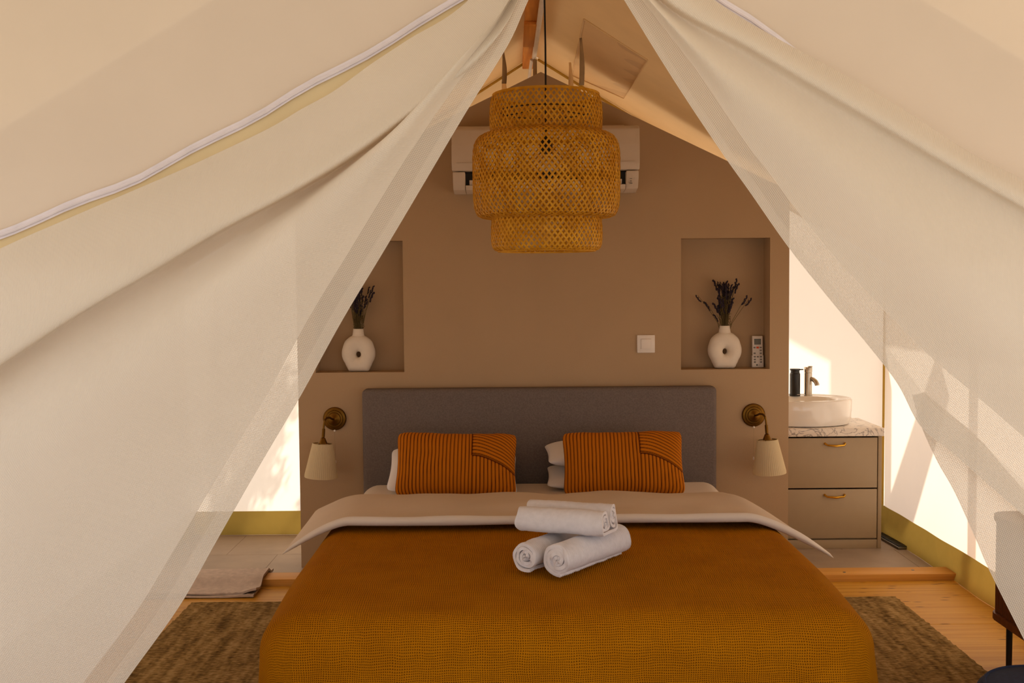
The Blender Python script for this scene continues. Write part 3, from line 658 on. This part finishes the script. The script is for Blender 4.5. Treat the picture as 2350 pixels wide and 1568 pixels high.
woven('middle_tier', [(.186, 1.820), (.215, 1.815), (.240, 1.795), (.2505, 1.755), (.2515, 1.68), (.2505, 1.60), (.243, 1.553), (.228, 1.536), (.188, 1.530)], 78, 24)
woven('lower_tier', [(.187, 1.538), (.190, 1.50), (.190, 1.455), (.184, 1.428), (.166, 1.418)], 62, 12)
def ringband(name, r, z, w, h, mat):
    z -= 1.417; lathe(name, [(r-w, z-h), (r+w, z-h), (r+w, z+h), (r-w, z+h), (r-w, z-h)], mat, lamp, 64, caps=False)
ringband('rim_band', .181, 1.946, .0018, .004, M['bamboo']); ringband('rim_band', .187, 1.815, .0022, .004, M['bamboo']); ringband('rim_band', .188, 1.535, .0022, .004, M['bamboo']); ringband('rim_band', .166, 1.419, .0022, .003, M['bamboo'])
V, Fc = tubegeo([(.158*math.cos(2*PI*k/40), .158*math.sin(2*PI*k/40), .476) for k in range(41)], .0022, 6)
for k in range(3):
    a = 2*PI*k/3+.5; v, f = tubegeo([(.158*math.cos(a), .158*math.sin(a), .476), (.02*math.cos(a), .02*math.sin(a), .488)], .002, 6, off=len(V)); V += v; Fc += f
mesh('wire_spider', V, Fc, M['black'], lamp)
lathe('socket', [(.004, .395), (.014, .392), (.021, .378), (.0215, .345), (.020, .335), (.012, .333)], M['black'], lamp, 20)
tube('cord', [(0, 0, .39), (0, 0, .7), (-.002, 0, .85), (0, 0, 2.40-1.417)], .0032, M['cord'], lamp, 8)
tube('cord_hook', [(0, 0, .978), (.008, 0, .99), (.012, 0, 1.0)], .003, M['black'], lamp, 6)
# ------------------------------------------------------------------ wall sconces
def sconce(s, x, label):
    t = thing('wall_sconce', label, 'sconce', (x, 4.9985, .693), 'brass wall sconces')
    lathe('backplate', [(.0535, 0), (.0535, .006), (.050, .010), (.040, .012), (.038, .016), (.030, .017), (.028, .021), (.016, .023), (.010, .028), (0.0002, .030)], M['brass'], t, 40, axis='Y')
    tube('arm', [(0, -.026, 0), (s*.006, -.045, .004), (s*.012, -.075, .014), (s*.020, -.105, .016), (s*.027, -.120, .006), (s*.030, -.124, -.015), (s*.032, -.125, -.036)], .0046, M['brass'], t, 10)
    a = tube('arm_sleeve', [(s*.031, -.125, -.030), (s*.034, -.125, -.068)], .0075, M['brass'], t, 12)
    sh = empty('shade', (s*.034, -.125, -.070)); sh.parent = t; sh.rotation_euler = (0, R(-s*4), 0)
    lathe('cup', [(.004, .004), (.006, 0), (.010, -.002), (.020, -.024), (.0205, -.027), (.004, -.0265)], M['brass'], sh, 20)
    nn, P = 192, []
    prof = [(.0445, -.026), (.0462, -.0262), (.0470, -.034), (.0735, -.171), (.0740, -.180), (.0725, -.180), (.0722, -.171), (.0455, -.034), (.0445, -.026)]
    for i, (r, z) in enumerate(prof):
        pl = .0007 if i in (2, 3) else 0; P.append([((r+pl*math.sin(k*2*PI*48/nn))*math.cos(2*PI*k/nn), (r+pl*math.sin(k*2*PI*48/nn))*math.sin(2*PI*k/nn), z) for k in range(nn)])
    grid('pleated_cloth', P, M['shade_cloth'], sh, closed_u=True)
    V, Fc = [], []
    for k in range(3):
        b = 2*PI*k/3; v, f = tubegeo([(.016*math.cos(b), .016*math.sin(b), -.026), (.0448*math.cos(b), .0448*math.sin(b), -.031)], .0012, 5, off=len(V)); V += v; Fc += f
    v, f = tubegeo([(.0452*math.cos(2*PI*k/24), .0452*math.sin(2*PI*k/24), -.031) for k in range(25)], .0012, 5, off=len(V)); V += v; Fc += f
    v, f = tubegeo([(.0160*math.cos(2*PI*k/24), .0160*math.sin(2*PI*k/24), -.026) for k in range(25)], .0012, 5, off=len(V)); V += v; Fc += f
    bm = bmesh.new(); vv = [bm.verts.new(q) for q in V]
    for q in Fc: bm.faces.new([vv[i] for i in q])
    bmesh.ops.remove_doubles(bm, verts=bm.verts, dist=.0009); V = [v_.co.copy() for v_ in bm.verts]; bm.verts.index_update(); Fc = [[v_.index for v_ in q.verts] for q in bm.faces]; bm.free()
    mesh('shade_ring', V, Fc, M['brass'], sh)
    pc = tube('pull_cord', [(-s*.002, -.022, -.052), (-s*.002, -.024, -.10), (-s*.004, -.025, -.19)], .0009, M['strap'], t, 5)
    lathe('cord_bead', [(.0005, .005), (.004, .0035), (.0052, 0), (.004, -.0035), (.0005, -.005)], M['plastic'], t, 12, (-s*.002, -.022, -.0535))
    lathe('cord_pull', [(.0008, .008), (.003, .004), (.004, -.004), (.0008, -.008)], M['plastic'], t, 10, (-s*.004, -.025, -.197))
sconce(-1, -.820, 'brass wall sconce with pleated cream shade on the bath mat side of the bed')
sconce(1, 1.110, 'brass wall sconce with pleated cream shade next to the vanity')

# ------------------------------------------------------------------ niche: vases, lavender, remote
def vase(x, label, seed):
    t = thing('vase', label, 'vase', (x, 5.06, .9055), 'ring-shaped vases in the niches')
    hc = .0795; V, Fc = [], []; NA, NP = 96, 20
    out = [(0, .0945), (20, .0915), (43, .0880), (65, .0805), (90, .0780), (122, .0750), (138, .0810), (148, .0890), (152, .0895), (165, .0822), (180, .0795)]
    def ro(a):
        a = abs((a+180) % 360-180)
        for (a0, r0), (a1, r1) in zip(out, out[1:]):
            if a <= a1: f = (a-a0)/(a1-a0); return r0+(r1-r0)*(f if a > 138 else smooth01(f)*.25+f*.75)
        return out[-1][1]
    for k in range(NA):
        a = 360*k/NA; ar = R(a); rh = 1/math.hypot(math.sin(ar)/.0105, math.cos(ar)/.0130); r1 = ro(a)
        for q in range(NP):
            ps = 2*PI*q/NP; c = -math.cos(ps); c = math.copysign(abs(c)**.95, c); rr = (rh+r1)/2+(r1-rh)/2*c; d = .034*math.copysign(abs(math.sin(ps))**.8, math.sin(ps))
            V.append((rr*math.sin(ar), d, max(0., hc+rr*math.cos(ar))))
    for k in range(NA):
        for q in range(NP): k2, q2 = (k+1) % NA, (q+1) % NP; Fc.append([k*NP+q, k2*NP+q, k2*NP+q2, k*NP+q2])
    mesh('body', V, Fc, M['ceramic'], t, sharp=180)
    lathe('neck', [(.037, .150), (.0318, .160), (.0272, .171), (.0250, .184), (.0238, .196), (.0225, .199), (.0205, .198), (.0200, .185), (.021, .165)], M['ceramic'], t, 32, caps=False, sy=.8, sharp=180)
    return t
def floret(seed):
    rnd = random.Random(seed); bm = bmesh.new()
    for k in range(9):
        m4 = Matrix.Translation((rnd.uniform(-.0028, .0028), rnd.uniform(-.0028, .0028), k*.0052)) @ Matrix.Diagonal((1, 1, 1.25, 1)); bmesh.ops.create_icosphere(bm, subdivisions=1, radius=rnd.uniform(.0034, .0054), matrix=m4)
    me = bpy.data.meshes.new('flower_head'); bm.to_mesh(me); bm.free(); me.materials.append(M['lavender']); return me
FLO = [floret(k) for k in range(4)]
def lavender(x, label, seed, extra, sidelean):
    rnd = random.Random(seed); t = thing('lavender_bunch', label, 'dried flowers', (x, 5.06, .9055+.175), 'dried lavender bunches')
    spr = []
    for k in range(64):
        lean = rnd.gauss(sidelean, .10); dep = rnd.uniform(-.10, .12); spr.append((lean, dep, rnd.uniform(.105, .225), rnd.uniform(-.013, .013), rnd.uniform(-.007, .007)))
    spr += extra
    for lean, dep, ln, bx, by in spr:
        bend = rnd.uniform(-.02, .02); pts = []
        for j in range(5): q = j/4*ln; pts.append((bx+lean*q*(1+.4*q/ln)*.8+bend*math.sin(j/4*PI)*.3, by+dep*q, q-.03*(j == 0)))
        st = tube('stem', pts, [.0012, .0012, .0011, .0010, .0009], M['stem'], t, 5)
        h = bpy.data.objects.new('flower_head', FLO[rnd.randrange(4)]); COL.objects.link(h); h.parent = st; h.location = (pts[-1][0]-lean*.02, pts[-1][1], pts[-1][2]-.03)
        dv_ = Vector(pts[-1])-Vector(pts[-2]); h.rotation_euler = dv_.to_track_quat('Z', 'Y').to_euler(); h.scale = (rnd.uniform(.7, 1.1),)*3
    V, Fc = [], []
    for k in range(420):
        z = rnd.uniform(.02, .15); px = rnd.uniform(-.020, .026)+sidelean*z; py = rnd.uniform(-.016, .012); a = rnd.uniform(0, 2*PI); l = rnd.uniform(.008, .02); w = .0016
        d = Vector((math.cos(a)*.7, math.sin(a)*.5, .8))*l; s = Vector((-math.sin(a), math.cos(a), 0))*w; p = Vector((px, py, z)); n = len(V); V += [p, p+d*.5+s, p+d, p+d*.5-s]; Fc.append([n, n+1, n+2, n+3])
    tag(mesh('dry_leaves', V, Fc, M['stem'], t, smooth=False), kind='stuff')
vase(.989, 'cream ring-shaped ceramic vase in the niche with the remote', 1); vase(-.714, 'cream ring-shaped ceramic vase alone in the niche beside the door curtain', 2)
lavender(.989, 'bunch of dried lavender in the vase next to the remote', 3, [(-.62, 0, .165, -.010, 0), (-.48, .03, .125, -.011, .004), (-.30, .03, .075, -.012, 0), (.62, 0, .145, .012, 0), (.48, -.02, .15, .012, .004)], .01)
lavender(-.714, 'bunch of dried lavender in the vase beside the door curtain', 9, [(.22, 0, .20, .008, 0), (.26, .03, .18, .01, 0)], -.02)

t = thing('remote_control', 'white air conditioner remote standing in the niche', 'remote', (1.150, 5.095, .9055)); t.rotation_euler = (R(-4), 0, 0)
box('upper_body', -.0245, .0245, -.010, .008, .056, .148, M['plastic'], t, .003); box('lower_cover', -.0270, .0270, -.0125, .010, 0.0, .0575, M['plastic'], t, .003)
box('screen', -.0160, .0160, -.0108, -.0098, .107, .134, M['lcd'], t, .0004, 1); box('power_button', -.0062, .0058, -.0112, -.0098, .0885, .0975, M['orange'], t, .0004, 1)
for r_, z in enumerate((.093, .080, .066, .050, .037, .025)):
    for c, x in enumerate((-.0148, -.0003, .0140)):
        if r_ == 0 and c == 1: continue
        yb = -.0098 if r_ < 3 else -.0122; b = box('button', x-.0050, x+.0050, yb-.0012, yb, z-.0036, z+.0036, M['plastic'] if (r_, c) in ((1, 1), (2, 1), (1, 0), (4, 1), (5, 1)) else M['button'], t, .0008, 1)
def text(name, s, size, loc, rot, mat, parent, ext=.0003):
    c = bpy.data.curves.new(name, 'FONT'); c.body = s; c.size = size; c.extrude = ext; c.align_x = 'CENTER'; c.align_y = 'CENTER'
    tmp = bpy.data.objects.new('tmp', c); COL.objects.link(tmp); bpy.context.view_layer.update(); me = bpy.data.meshes.new_from_object(tmp.evaluated_get(bpy.context.evaluated_depsgraph_get()))
    bpy.data.objects.remove(tmp); o = bpy.data.objects.new(name, me); me.materials.clear(); me.materials.append(mat); COL.objects.link(o); o.parent = parent; o.location = loc; o.rotation_euler = rot; return o
lathe('logo_disc', [(.0002, .0126), (.0036, .0126), (.0036, .0131), (.0002, .0131)], M['black'], t, 16, (-.005, 0, .0115), axis='Y')
text('logo', 'LG', .0085, (.0042, -.0128, .0115), (PI/2, 0, 0), M['button'], t)

t = thing('light_switch', 'white square light switch on the plaster wall', 'switch', (.615, 4.9995, 1.026))
bm = bmesh.new(); bbox(bm, -.041, .041, -.009, 0, -.041, .041, .003); frombm('frame', bm, M['plastic'], t); box('bezel', -.0245, .0245, -.0112, -.0085, -.0245, .0245, M['plastic'], t, .001); box('rocker', -.0225, .0225, -.0145, -.0105, -.0225, .0225, M['plastic'], t, .0015)

# ------------------------------------------------------------------ air conditioner
t = thing('air_conditioner', 'white wall-mounted air conditioner behind the pendant lamp', 'air conditioner', (.154, 4.9985, 1.712)); hw = .411
prof = [(0, .005), (-.06, 0), (-.16, .012), (-.185, .05), (-.200, .088), (-.204, .12), (-.206, .20), (-.200, .270), (-.180, .286), (-.05, .291), (0, .291)]
def acpart(name, pr, xa, xb, mat, bev=.004): return prism(name, pr, xa, xb, mat, t, 'x', True, bev)
acpart('front_panel', [(0, .090), (-.200, .090), (-.205, .12), (-.206, .20), (-.200, .268), (-.180, .284), (-.05, .290), (0, .290)], -hw, hw, M['ac_white'], .006)
low = [(0, .004), (-.06, 0), (-.160, .010), (-.186, .048), (-.197, .0865), (0, .0865)]
acpart('end_cover', low, -hw+.003, -.353, M['ac_white'], .005); acpart('end_cover', low, .353, hw-.003, M['ac_white'], .005)
box('vent_cavity', -.352, .352, -.150, -.002, .012, .0865, M['ac_dark'], t, .001, 1)
acpart('lower_lip', [(-.02, .0115), (-.06, -.0005), (-.160, .0095), (-.178, .028), (-.172, .030), (-.150, .0115)], -.352, .352, M['ac_white'], .001)
prism('air_flap', [(-.150, .014), (-.153, .018), (-.178, .052), (-.181, .050), (-.176, .040), (-.160, .013)], -.335, .335, M['ac_white'], t, 'x', True, .0005)
for k in range(9): box('louvre', -.30+k*.075-.001, -.30+k*.075+.001, -.170, -.1505, .05, .08, M['ac_dark'], t, 0)
box('panel_ridge', -hw+.02, hw-.02, -.2085, -.204, .1225, .1250, M['ac_white'], t, .001)
tube('top_pipe', [(-.40, -.05, .297), (.0, -.05, .2985), (.36, -.05, .297)], .006, M['ac_white'], t, 8); tube('top_pipe', [(-.40, -.02, .303), (.0, -.02, .304), (.36, -.02, .303)], .006, M['ac_white'], t, 8)
for z, w in ((.052, .005), (.042, .003), (.031, .006)): box('indicator_mark', .374-w, .374+w, -.1895, -.1835+(.052-z)*.3, z-.0012, z+.0012, M['button'], t, 0)
lathe('indicator_light', [(.0002, .1905), (.003, .1905), (.003, .184), (.0002, .184)], M['white_metal'], t, 10, (.392, 0, .053), axis='Y')

# ------------------------------------------------------------------ vanity
VY, VX0, VX1 = 5.262, 1.20, 1.795
t = thing('vanity_cabinet', 'greige two-drawer vanity cabinet beside the partition wall', 'cabinet', (1.5, VY, 0)); X0, X1, D = VX0-1.5, VX1-1.5, .385
box('side_panel', X1-.018, X1, .0, D, .0, .552, M['vanity'], t, .001); box('side_panel', X0, X0+.018, .0, D, .0, .552, M['vanity'], t, .001)
box('back_panel', X0+.0185, X1-.0185, D-.016, D, .04, .552, M['vanity'], t, .001); box('plinth', X0+.0185, X1-.0185, .004, .02, .0, .043, M['vanity'], t, .001); box('bottom_panel', X0+.0185, X1-.0185, .022, D-.017, .035, .05, M['vanity'], t, .001)
for z0, z1 in ((.052, .293), (.300, .545)):
    d = empty('drawer', (0, 0, z0)); d.parent = t; box('drawer_front', X0+.022, X1-.023, -.002, .016, 0, z1-z0, M['vanity'], d, .0015); box('drawer_box', X0+.03, X1-.03, .017, D-.03, .01, z1-z0-.05, M['vanity'], d, .001)
    hx, hz = (1.565-1.5), z1-z0-.030
    tube('handle', [(hx-.048, -.0015, hz+.003), (hx-.047, -.014, hz+.002), (hx-.040, -.022, hz-.003), (hx, -.025, hz-.006), (hx+.040, -.022, hz-.003), (hx+.047, -.014, hz+.002), (hx+.048, -.0015, hz+.003)], [.0062, .005, .0045, .0058, .0045, .005, .0062], M['bright_brass'], d, 10)
ct = box('countertop', VX0-.005, VX1+.008, VY-.012, VY+.387, .5535, .593, M['marble'], None, .003); tag(ct, 'grey-veined white marble countertop on the vanity', 'countertop')
WB = (1.455, 5.455, .594)
t = thing('wash_basin', 'round glossy white vessel basin on the marble counter', 'basin', WB)
lathe('bowl', [(.214, .0), (.232, .004), (.243, .03), (.247, .075), (.2475, .121), (.241, .129), (.231, .130), (.222, .124), (.180, .122), (.172, .112), (.150, .06), (.10, .03), (.0005, .022)], M['basin'], t, 72, sy=.76, sharp=50)
lathe('drain', [(.0005, .026), (.018, .026), (.022, .0235), (.022, .022)], M['chrome'], t, 24)
t = thing('tap', 'brushed steel mixer tap on the basin rim', 'tap', (1.527, 5.605, .7165))
lathe('body', [(.0215, 0), (.0215, .004), (.0200, .006), (.0200, .118), (.0190, .119), (.0190, .121), (.0205, .122), (.0205, .146), (.0195, .148), (.0005, .148)], M['chrome'], t, 28)
tube('spout', [(.010, -.010, .088), (.020, -.022, .086), (.029, -.036, .076), (.034, -.043, .063), (.035, -.044, .056)], [.011, .0115, .0115, .0115, .0115], M['chrome'], t, 14)
box('lever', .000, .020, -.012, .012, .1483, .1535, M['chrome'], t, .002)
t = thing('soap_dispenser', 'black soap dispenser beside the tap', 'soap dispenser', (1.458, 5.60, .7165))
lathe('bottle', [(.0265, 0), (.0275, .003), (.0275, .010), (.0262, .012), (.0262, .115), (.0235, .118), (.0235, .121)], M['black'], t, 28); lathe('collar', [(.0225, .1211), (.0225, .131), (.0215, .132)], M['black'], t, 24)
bm = bmesh.new(); bmesh.ops.create_cone(bm, cap_ends=True, segments=24, radius1=.0262, radius2=.0255, depth=.008, matrix=Matrix.Translation((0, 0, .1365))); bbox(bm, .015, .042, -.008, .008, .1335, .139, .002); frombm('pump_head', bm, M['black'], t)
box('brand_line', .004, .018, -.0280, -.0272, .0075, .0095, M['white_metal'], t, 0)

# floor vent by the skirt
t = thing('floor_grate', 'dark slotted metal grate on the tiles against the mustard skirt', 'floor grate', (1.885, 5.37, 0)); t.rotation_euler = (0, 0, R(4))
box('tray', -.028, .028, -.14, .17, 0.0005, .012, M['grey_metal'], t, .002)
b0 = box('slot_bar', -.022, .022, -.004, .004, .0121, .016, M['black'], None, .001)
for k in range(18):
    if k == 0: b0.parent = t; b0.location = (0, -.128, 0)
    else: inst(b0, 'slot_bar', t, (0, -.128+k*.0168, 0))

# bath mat lying over the threshold
def matz(y):
    if y > 4.80: return .004+.028*smooth01((4.87-y)/.08)
    return .004+.028*smooth01((y-4.60)/.085)
def matsheet(y0, y1, off, th, xr, name, curl=0.):
    P = []; nu, nv = 44, 30
    def f(u, v, up):
        y = y0+(y1-y0)*v; x = -1.66+(xr+1.66)*u-.012*(v-.5)*(u > .9); z = matz(y)+off+(th if up else 0)+.0035*nz((x*9, y*7, off*99), 1.)
        z += curl*smooth01((u-.86)/.14)*smooth01((.25-v)/.25)*.03; z += (.0022*math.cos(u*2*PI*1) if up else 0)+(.0016*math.cos(x*2*PI/.026)*(x > xr-.14) if up else 0)+(.0014*math.cos(y*2*PI/.016)*smooth01((4.545-y)/.02) if up else 0)
        return (x, y, z)
    for up in (1, 0):
        for j in range(nv): P.append([f(i/(nu-1), j/(nv-1) if up else 1-j/(nv-1), up) for i in range(nu)])
    P.append(P[0])
    bm = bmesh.new(); vs = [[bm.verts.new(p) for p in row] for row in P[:-1]]; vs.append(vs[0])
    for j in range(len(vs)-1):
        for i in range(nu-1): bm.faces.new([vs[j][i], vs[j][i+1], vs[j+1][i+1], vs[j+1][i]])
    for i in (0, nu-1):
        for j in range(nv-1): bm.faces.new([vs[j][i], vs[j+1][i], vs[2*nv-2-j][i], vs[2*nv-1-j][i]])
    return frombm(name, bm, M['bathmat'], t, sharp=80)
t = thing('bath_mat', 'folded beige terry bath mat draped over the threshold board', 'bath mat', (0, 0, 0))
matsheet(4.50, 4.89, .0, .006, -1.098, 'lower_layer'); matsheet(4.515, 4.905, .0085, .007, -1.090, 'upper_layer', .6)

# jute rug
P = []; nx, ny = 160, 110
def rug(i, j, up):
    x = -1.322+2.885*i/(nx-1); y = 2.62+1.78*j/(ny-1)
    if i in (0, nx-1): x += .006*nz((0, y*30, 2))
    if j == ny-1: y += .008*nz((x*6, 0, 2))
    return (x, y, .0135+.0025*nz((x*60, y*90, 0))+.002*math.sin(y*2*PI/.024)) if up else (x, y, .0008)
bm = bmesh.new(); T_ = [[bm.verts.new(rug(i, j, 1)) for i in range(nx)] for j in range(ny)]
for j in range(ny-1):
    for i in range(nx-1): bm.faces.new([T_[j][i], T_[j][i+1], T_[j+1][i+1], T_[j+1][i]])
rim = [(i, 0) for i in range(nx)]+[(nx-1, j) for j in range(1, ny)]+[(i, ny-1) for i in range(nx-2, -1, -1)]+[(0, j) for j in range(ny-2, 0, -1)]
B_ = [bm.verts.new(rug(i, j, 0)) for i, j in rim]
for k in range(len(rim)):
    k2 = (k+1) % len(rim); bm.faces.new([T_[rim[k2][1]][rim[k2][0]], T_[rim[k][1]][rim[k][0]], B_[k], B_[k2]])
bm.faces.new(B_)
tag(frombm('rug', bm, M['jute'], sharp=80), 'large brown woven jute rug under the bed', 'rug')

# tambour cabinet
t = thing('sideboard', 'dark walnut sideboard with slatted front and black legs', 'sideboard', (1.78, 3.17, 0)); CX0, CX1, CY0, CY1 = -.155, .155, -.50, .48
def rrect(x0, x1, y0, y1, r, n=6):
    o = []
    for cx, cy, a in ((x1-r, y1-r, 0), (x0+r, y1-r, 90), (x0+r, y0+r, 180), (x1-r, y0+r, 270)):
        for k in range(n+1): b = R(a+90*k/n); o.append((cx+r*math.cos(b), cy+r*math.sin(b)))
    return o
prism('base_board', rrect(CX0-.012, CX1, CY0-.01, CY1+.010, .05), .165, .188, M['walnut'], t, 'z', True, .003)
prism('top_board', rrect(CX0-.012, CX1, CY0-.01, CY1+.010, .05), .50, .523, M['walnut'], t, 'z', True, .003); prism('body', rrect(CX0+.008, CX1, CY0, CY1, .04), .1885, .4995, M['walnut'], t, 'z', True)
s0 = lathe('slat', [(.0095, 0), (.0095, .310)], M['walnut'], None, 10, (0, 0, 0)); nslat = 0
for k in range(45):
    y = CY0+.05+k*.0200
    if y > CY1-.045: break
    if k == 0: s0.parent = t; s0.location = (CX0+.006, y, .1887)
    else: inst(s0, 'slat', t, (CX0+.006, y, .1887))
for k in range(1, 6):
    b = R(180-90*k/6); inst(s0, 'slat', t, (CX0+.048+.044*math.cos(b), CY1-.044+.044*math.sin(b), .1887))
for x in (CX0+.03, CX1-.05):
    for y in (CY0+.07, CY1-.065): lathe('leg', [(.0085, 0.0), (.0095, .004), (.0105, .1648)], M['black'], t, 14, (x, y, 0))

# blue pouf
t = thing('pouf', 'round navy blue fabric pouf in front of the sideboard', 'pouf', (1.405, 2.80, .018))
lathe('cushion', [(.12, .0), (.175, .012), (.195, .05), (.200, .11), (.195, .17), (.178, .208), (.155, .222), (.08, .230), (.0005, .232)], M['navy'], t, 48, sharp=60)
lathe('piping', [(.1555, .220), (.160, .226), (.166, .222), (.163, .215), (.1555, .220)], M['navy'], t, 48, caps=False)

# ------------------------------------------------------------------ outside, where it shades the canvas
t = thing('shade_screen', 'unseen wooden boards added behind the tent corner to shade the canvas', 'screen', (2.62, 6.12, -.319))  # unseen, put in to keep sun off the rear canvas beside the lit patch
for k in range(3): box('board', -.43+k*.129, -.43+k*.129+.1275, -.012, .012, .0, 2.25, M['board_wood'], t, .002)
for z in (.4, 1.8): box('rail', -.43, -.044, .0125, .05, z, z+.09, M['board_wood'], t, .002)
# unseen flap added to throw the diagonal shadow band and a post holding the eave up, both outside the side wall
def cast(quadyz, off): d = SUN/SUN.x*off; return [(y+d.y, z+d.z) for y, z in quadyz]
t = thing('shade_flap', 'unseen canvas flap added outside the side wall to cast a diagonal shadow', 'shade flap')
prism('flap', cast([(5.70, .05), (5.318, .05), (4.84, .80), (4.98, .98)], .35), 2.30, 2.306, M['fly_canvas'], t, 'x')
tube('rope', [(2.303, 5.80, .715), (2.75, 5.84, -.30)], .004, M['strap'], t, 6); tube('peg', [(2.745, 5.84, -.22), (2.765, 5.85, -.319)], .008, M['bark'], t, 6)
o = prism('eave_post', cast([(4.545, -1.0), (4.61, -1.0), (4.61, .975), (4.545, .975)], .36), 2.285, 2.312, M['board_wood'], None, 'x'); tag(o, 'upright wooden post under the fly eave outside the side wall', 'post')
def tree(name, label, c, seed, clusters, h):
    rnd = random.Random(seed); t = thing(name, label, 'tree', (c[0], c[1], -.32))
    V, Fc = tubegeo([(0, 0, 0), (.03, .02, h*.4), (-.02, 0, h*.8), (0, 0, h)], [.05, .04, .025, .008], 8)
    for (px, py, pz, r, n) in clusters:
        v, f = tubegeo([(0, 0, pz-.35), (px*.5, py*.5, pz-.12), (px, py, pz)], [.02, .01, .004], 6, off=len(V)); V += v; Fc += f
    tag(mesh('trunk', V, Fc, M['bark'], t), kind='stuff'); V, Fc = [], []
    for (px, py, pz, r, n) in clusters:
        for k in range(n):
            p = Vector((px+rnd.gauss(0, r), py+rnd.gauss(0, r*.6), pz+rnd.gauss(0, r))); d = Vector((rnd.uniform(-1, 1), rnd.uniform(-1, 1), rnd.uniform(-.8, .4))).normalized(); s = d.orthogonal().normalized(); l, w = rnd.uniform(.04, .07), rnd.uniform(.009, .016)
            b = len(V); V += [p, p+d*l*.5+s*w, p+d*l, p+d*l*.5-s*w]; Fc.append([b, b+1, b+2, b+3])
    tag(mesh('foliage', V, Fc, M['leaf'], t, smooth=False), kind='stuff')
# shadow target (x, z) on the rear wall -> leaf cluster one step towards the sun
TR = (-.75, 6.35)
def tow(x, z, d): p = Vector((x, 5.68, z))+SUN/SUN.y*d; return (p.x-TR[0], p.y-TR[1], p.z+.32)
TD = .5
CLS = [(*tow(x, z, TD), r, n) for x, z, r, n in ((-1.335, .48, .05, 260), (-1.375, .26, .06, 380), (-1.215, .63, .026, 90), (-1.255, .545, .026, 80), (-1.30, .75, .05, 180), (-1.41, .62, .08, 500), (-1.11, .15, .014, 12), (-1.14, .72, .02, 20), (-1.55, .55, .12, 300))]
tree('olive_tree', 'young olive tree growing behind the tent', TR, 4, CLS, 3.1)
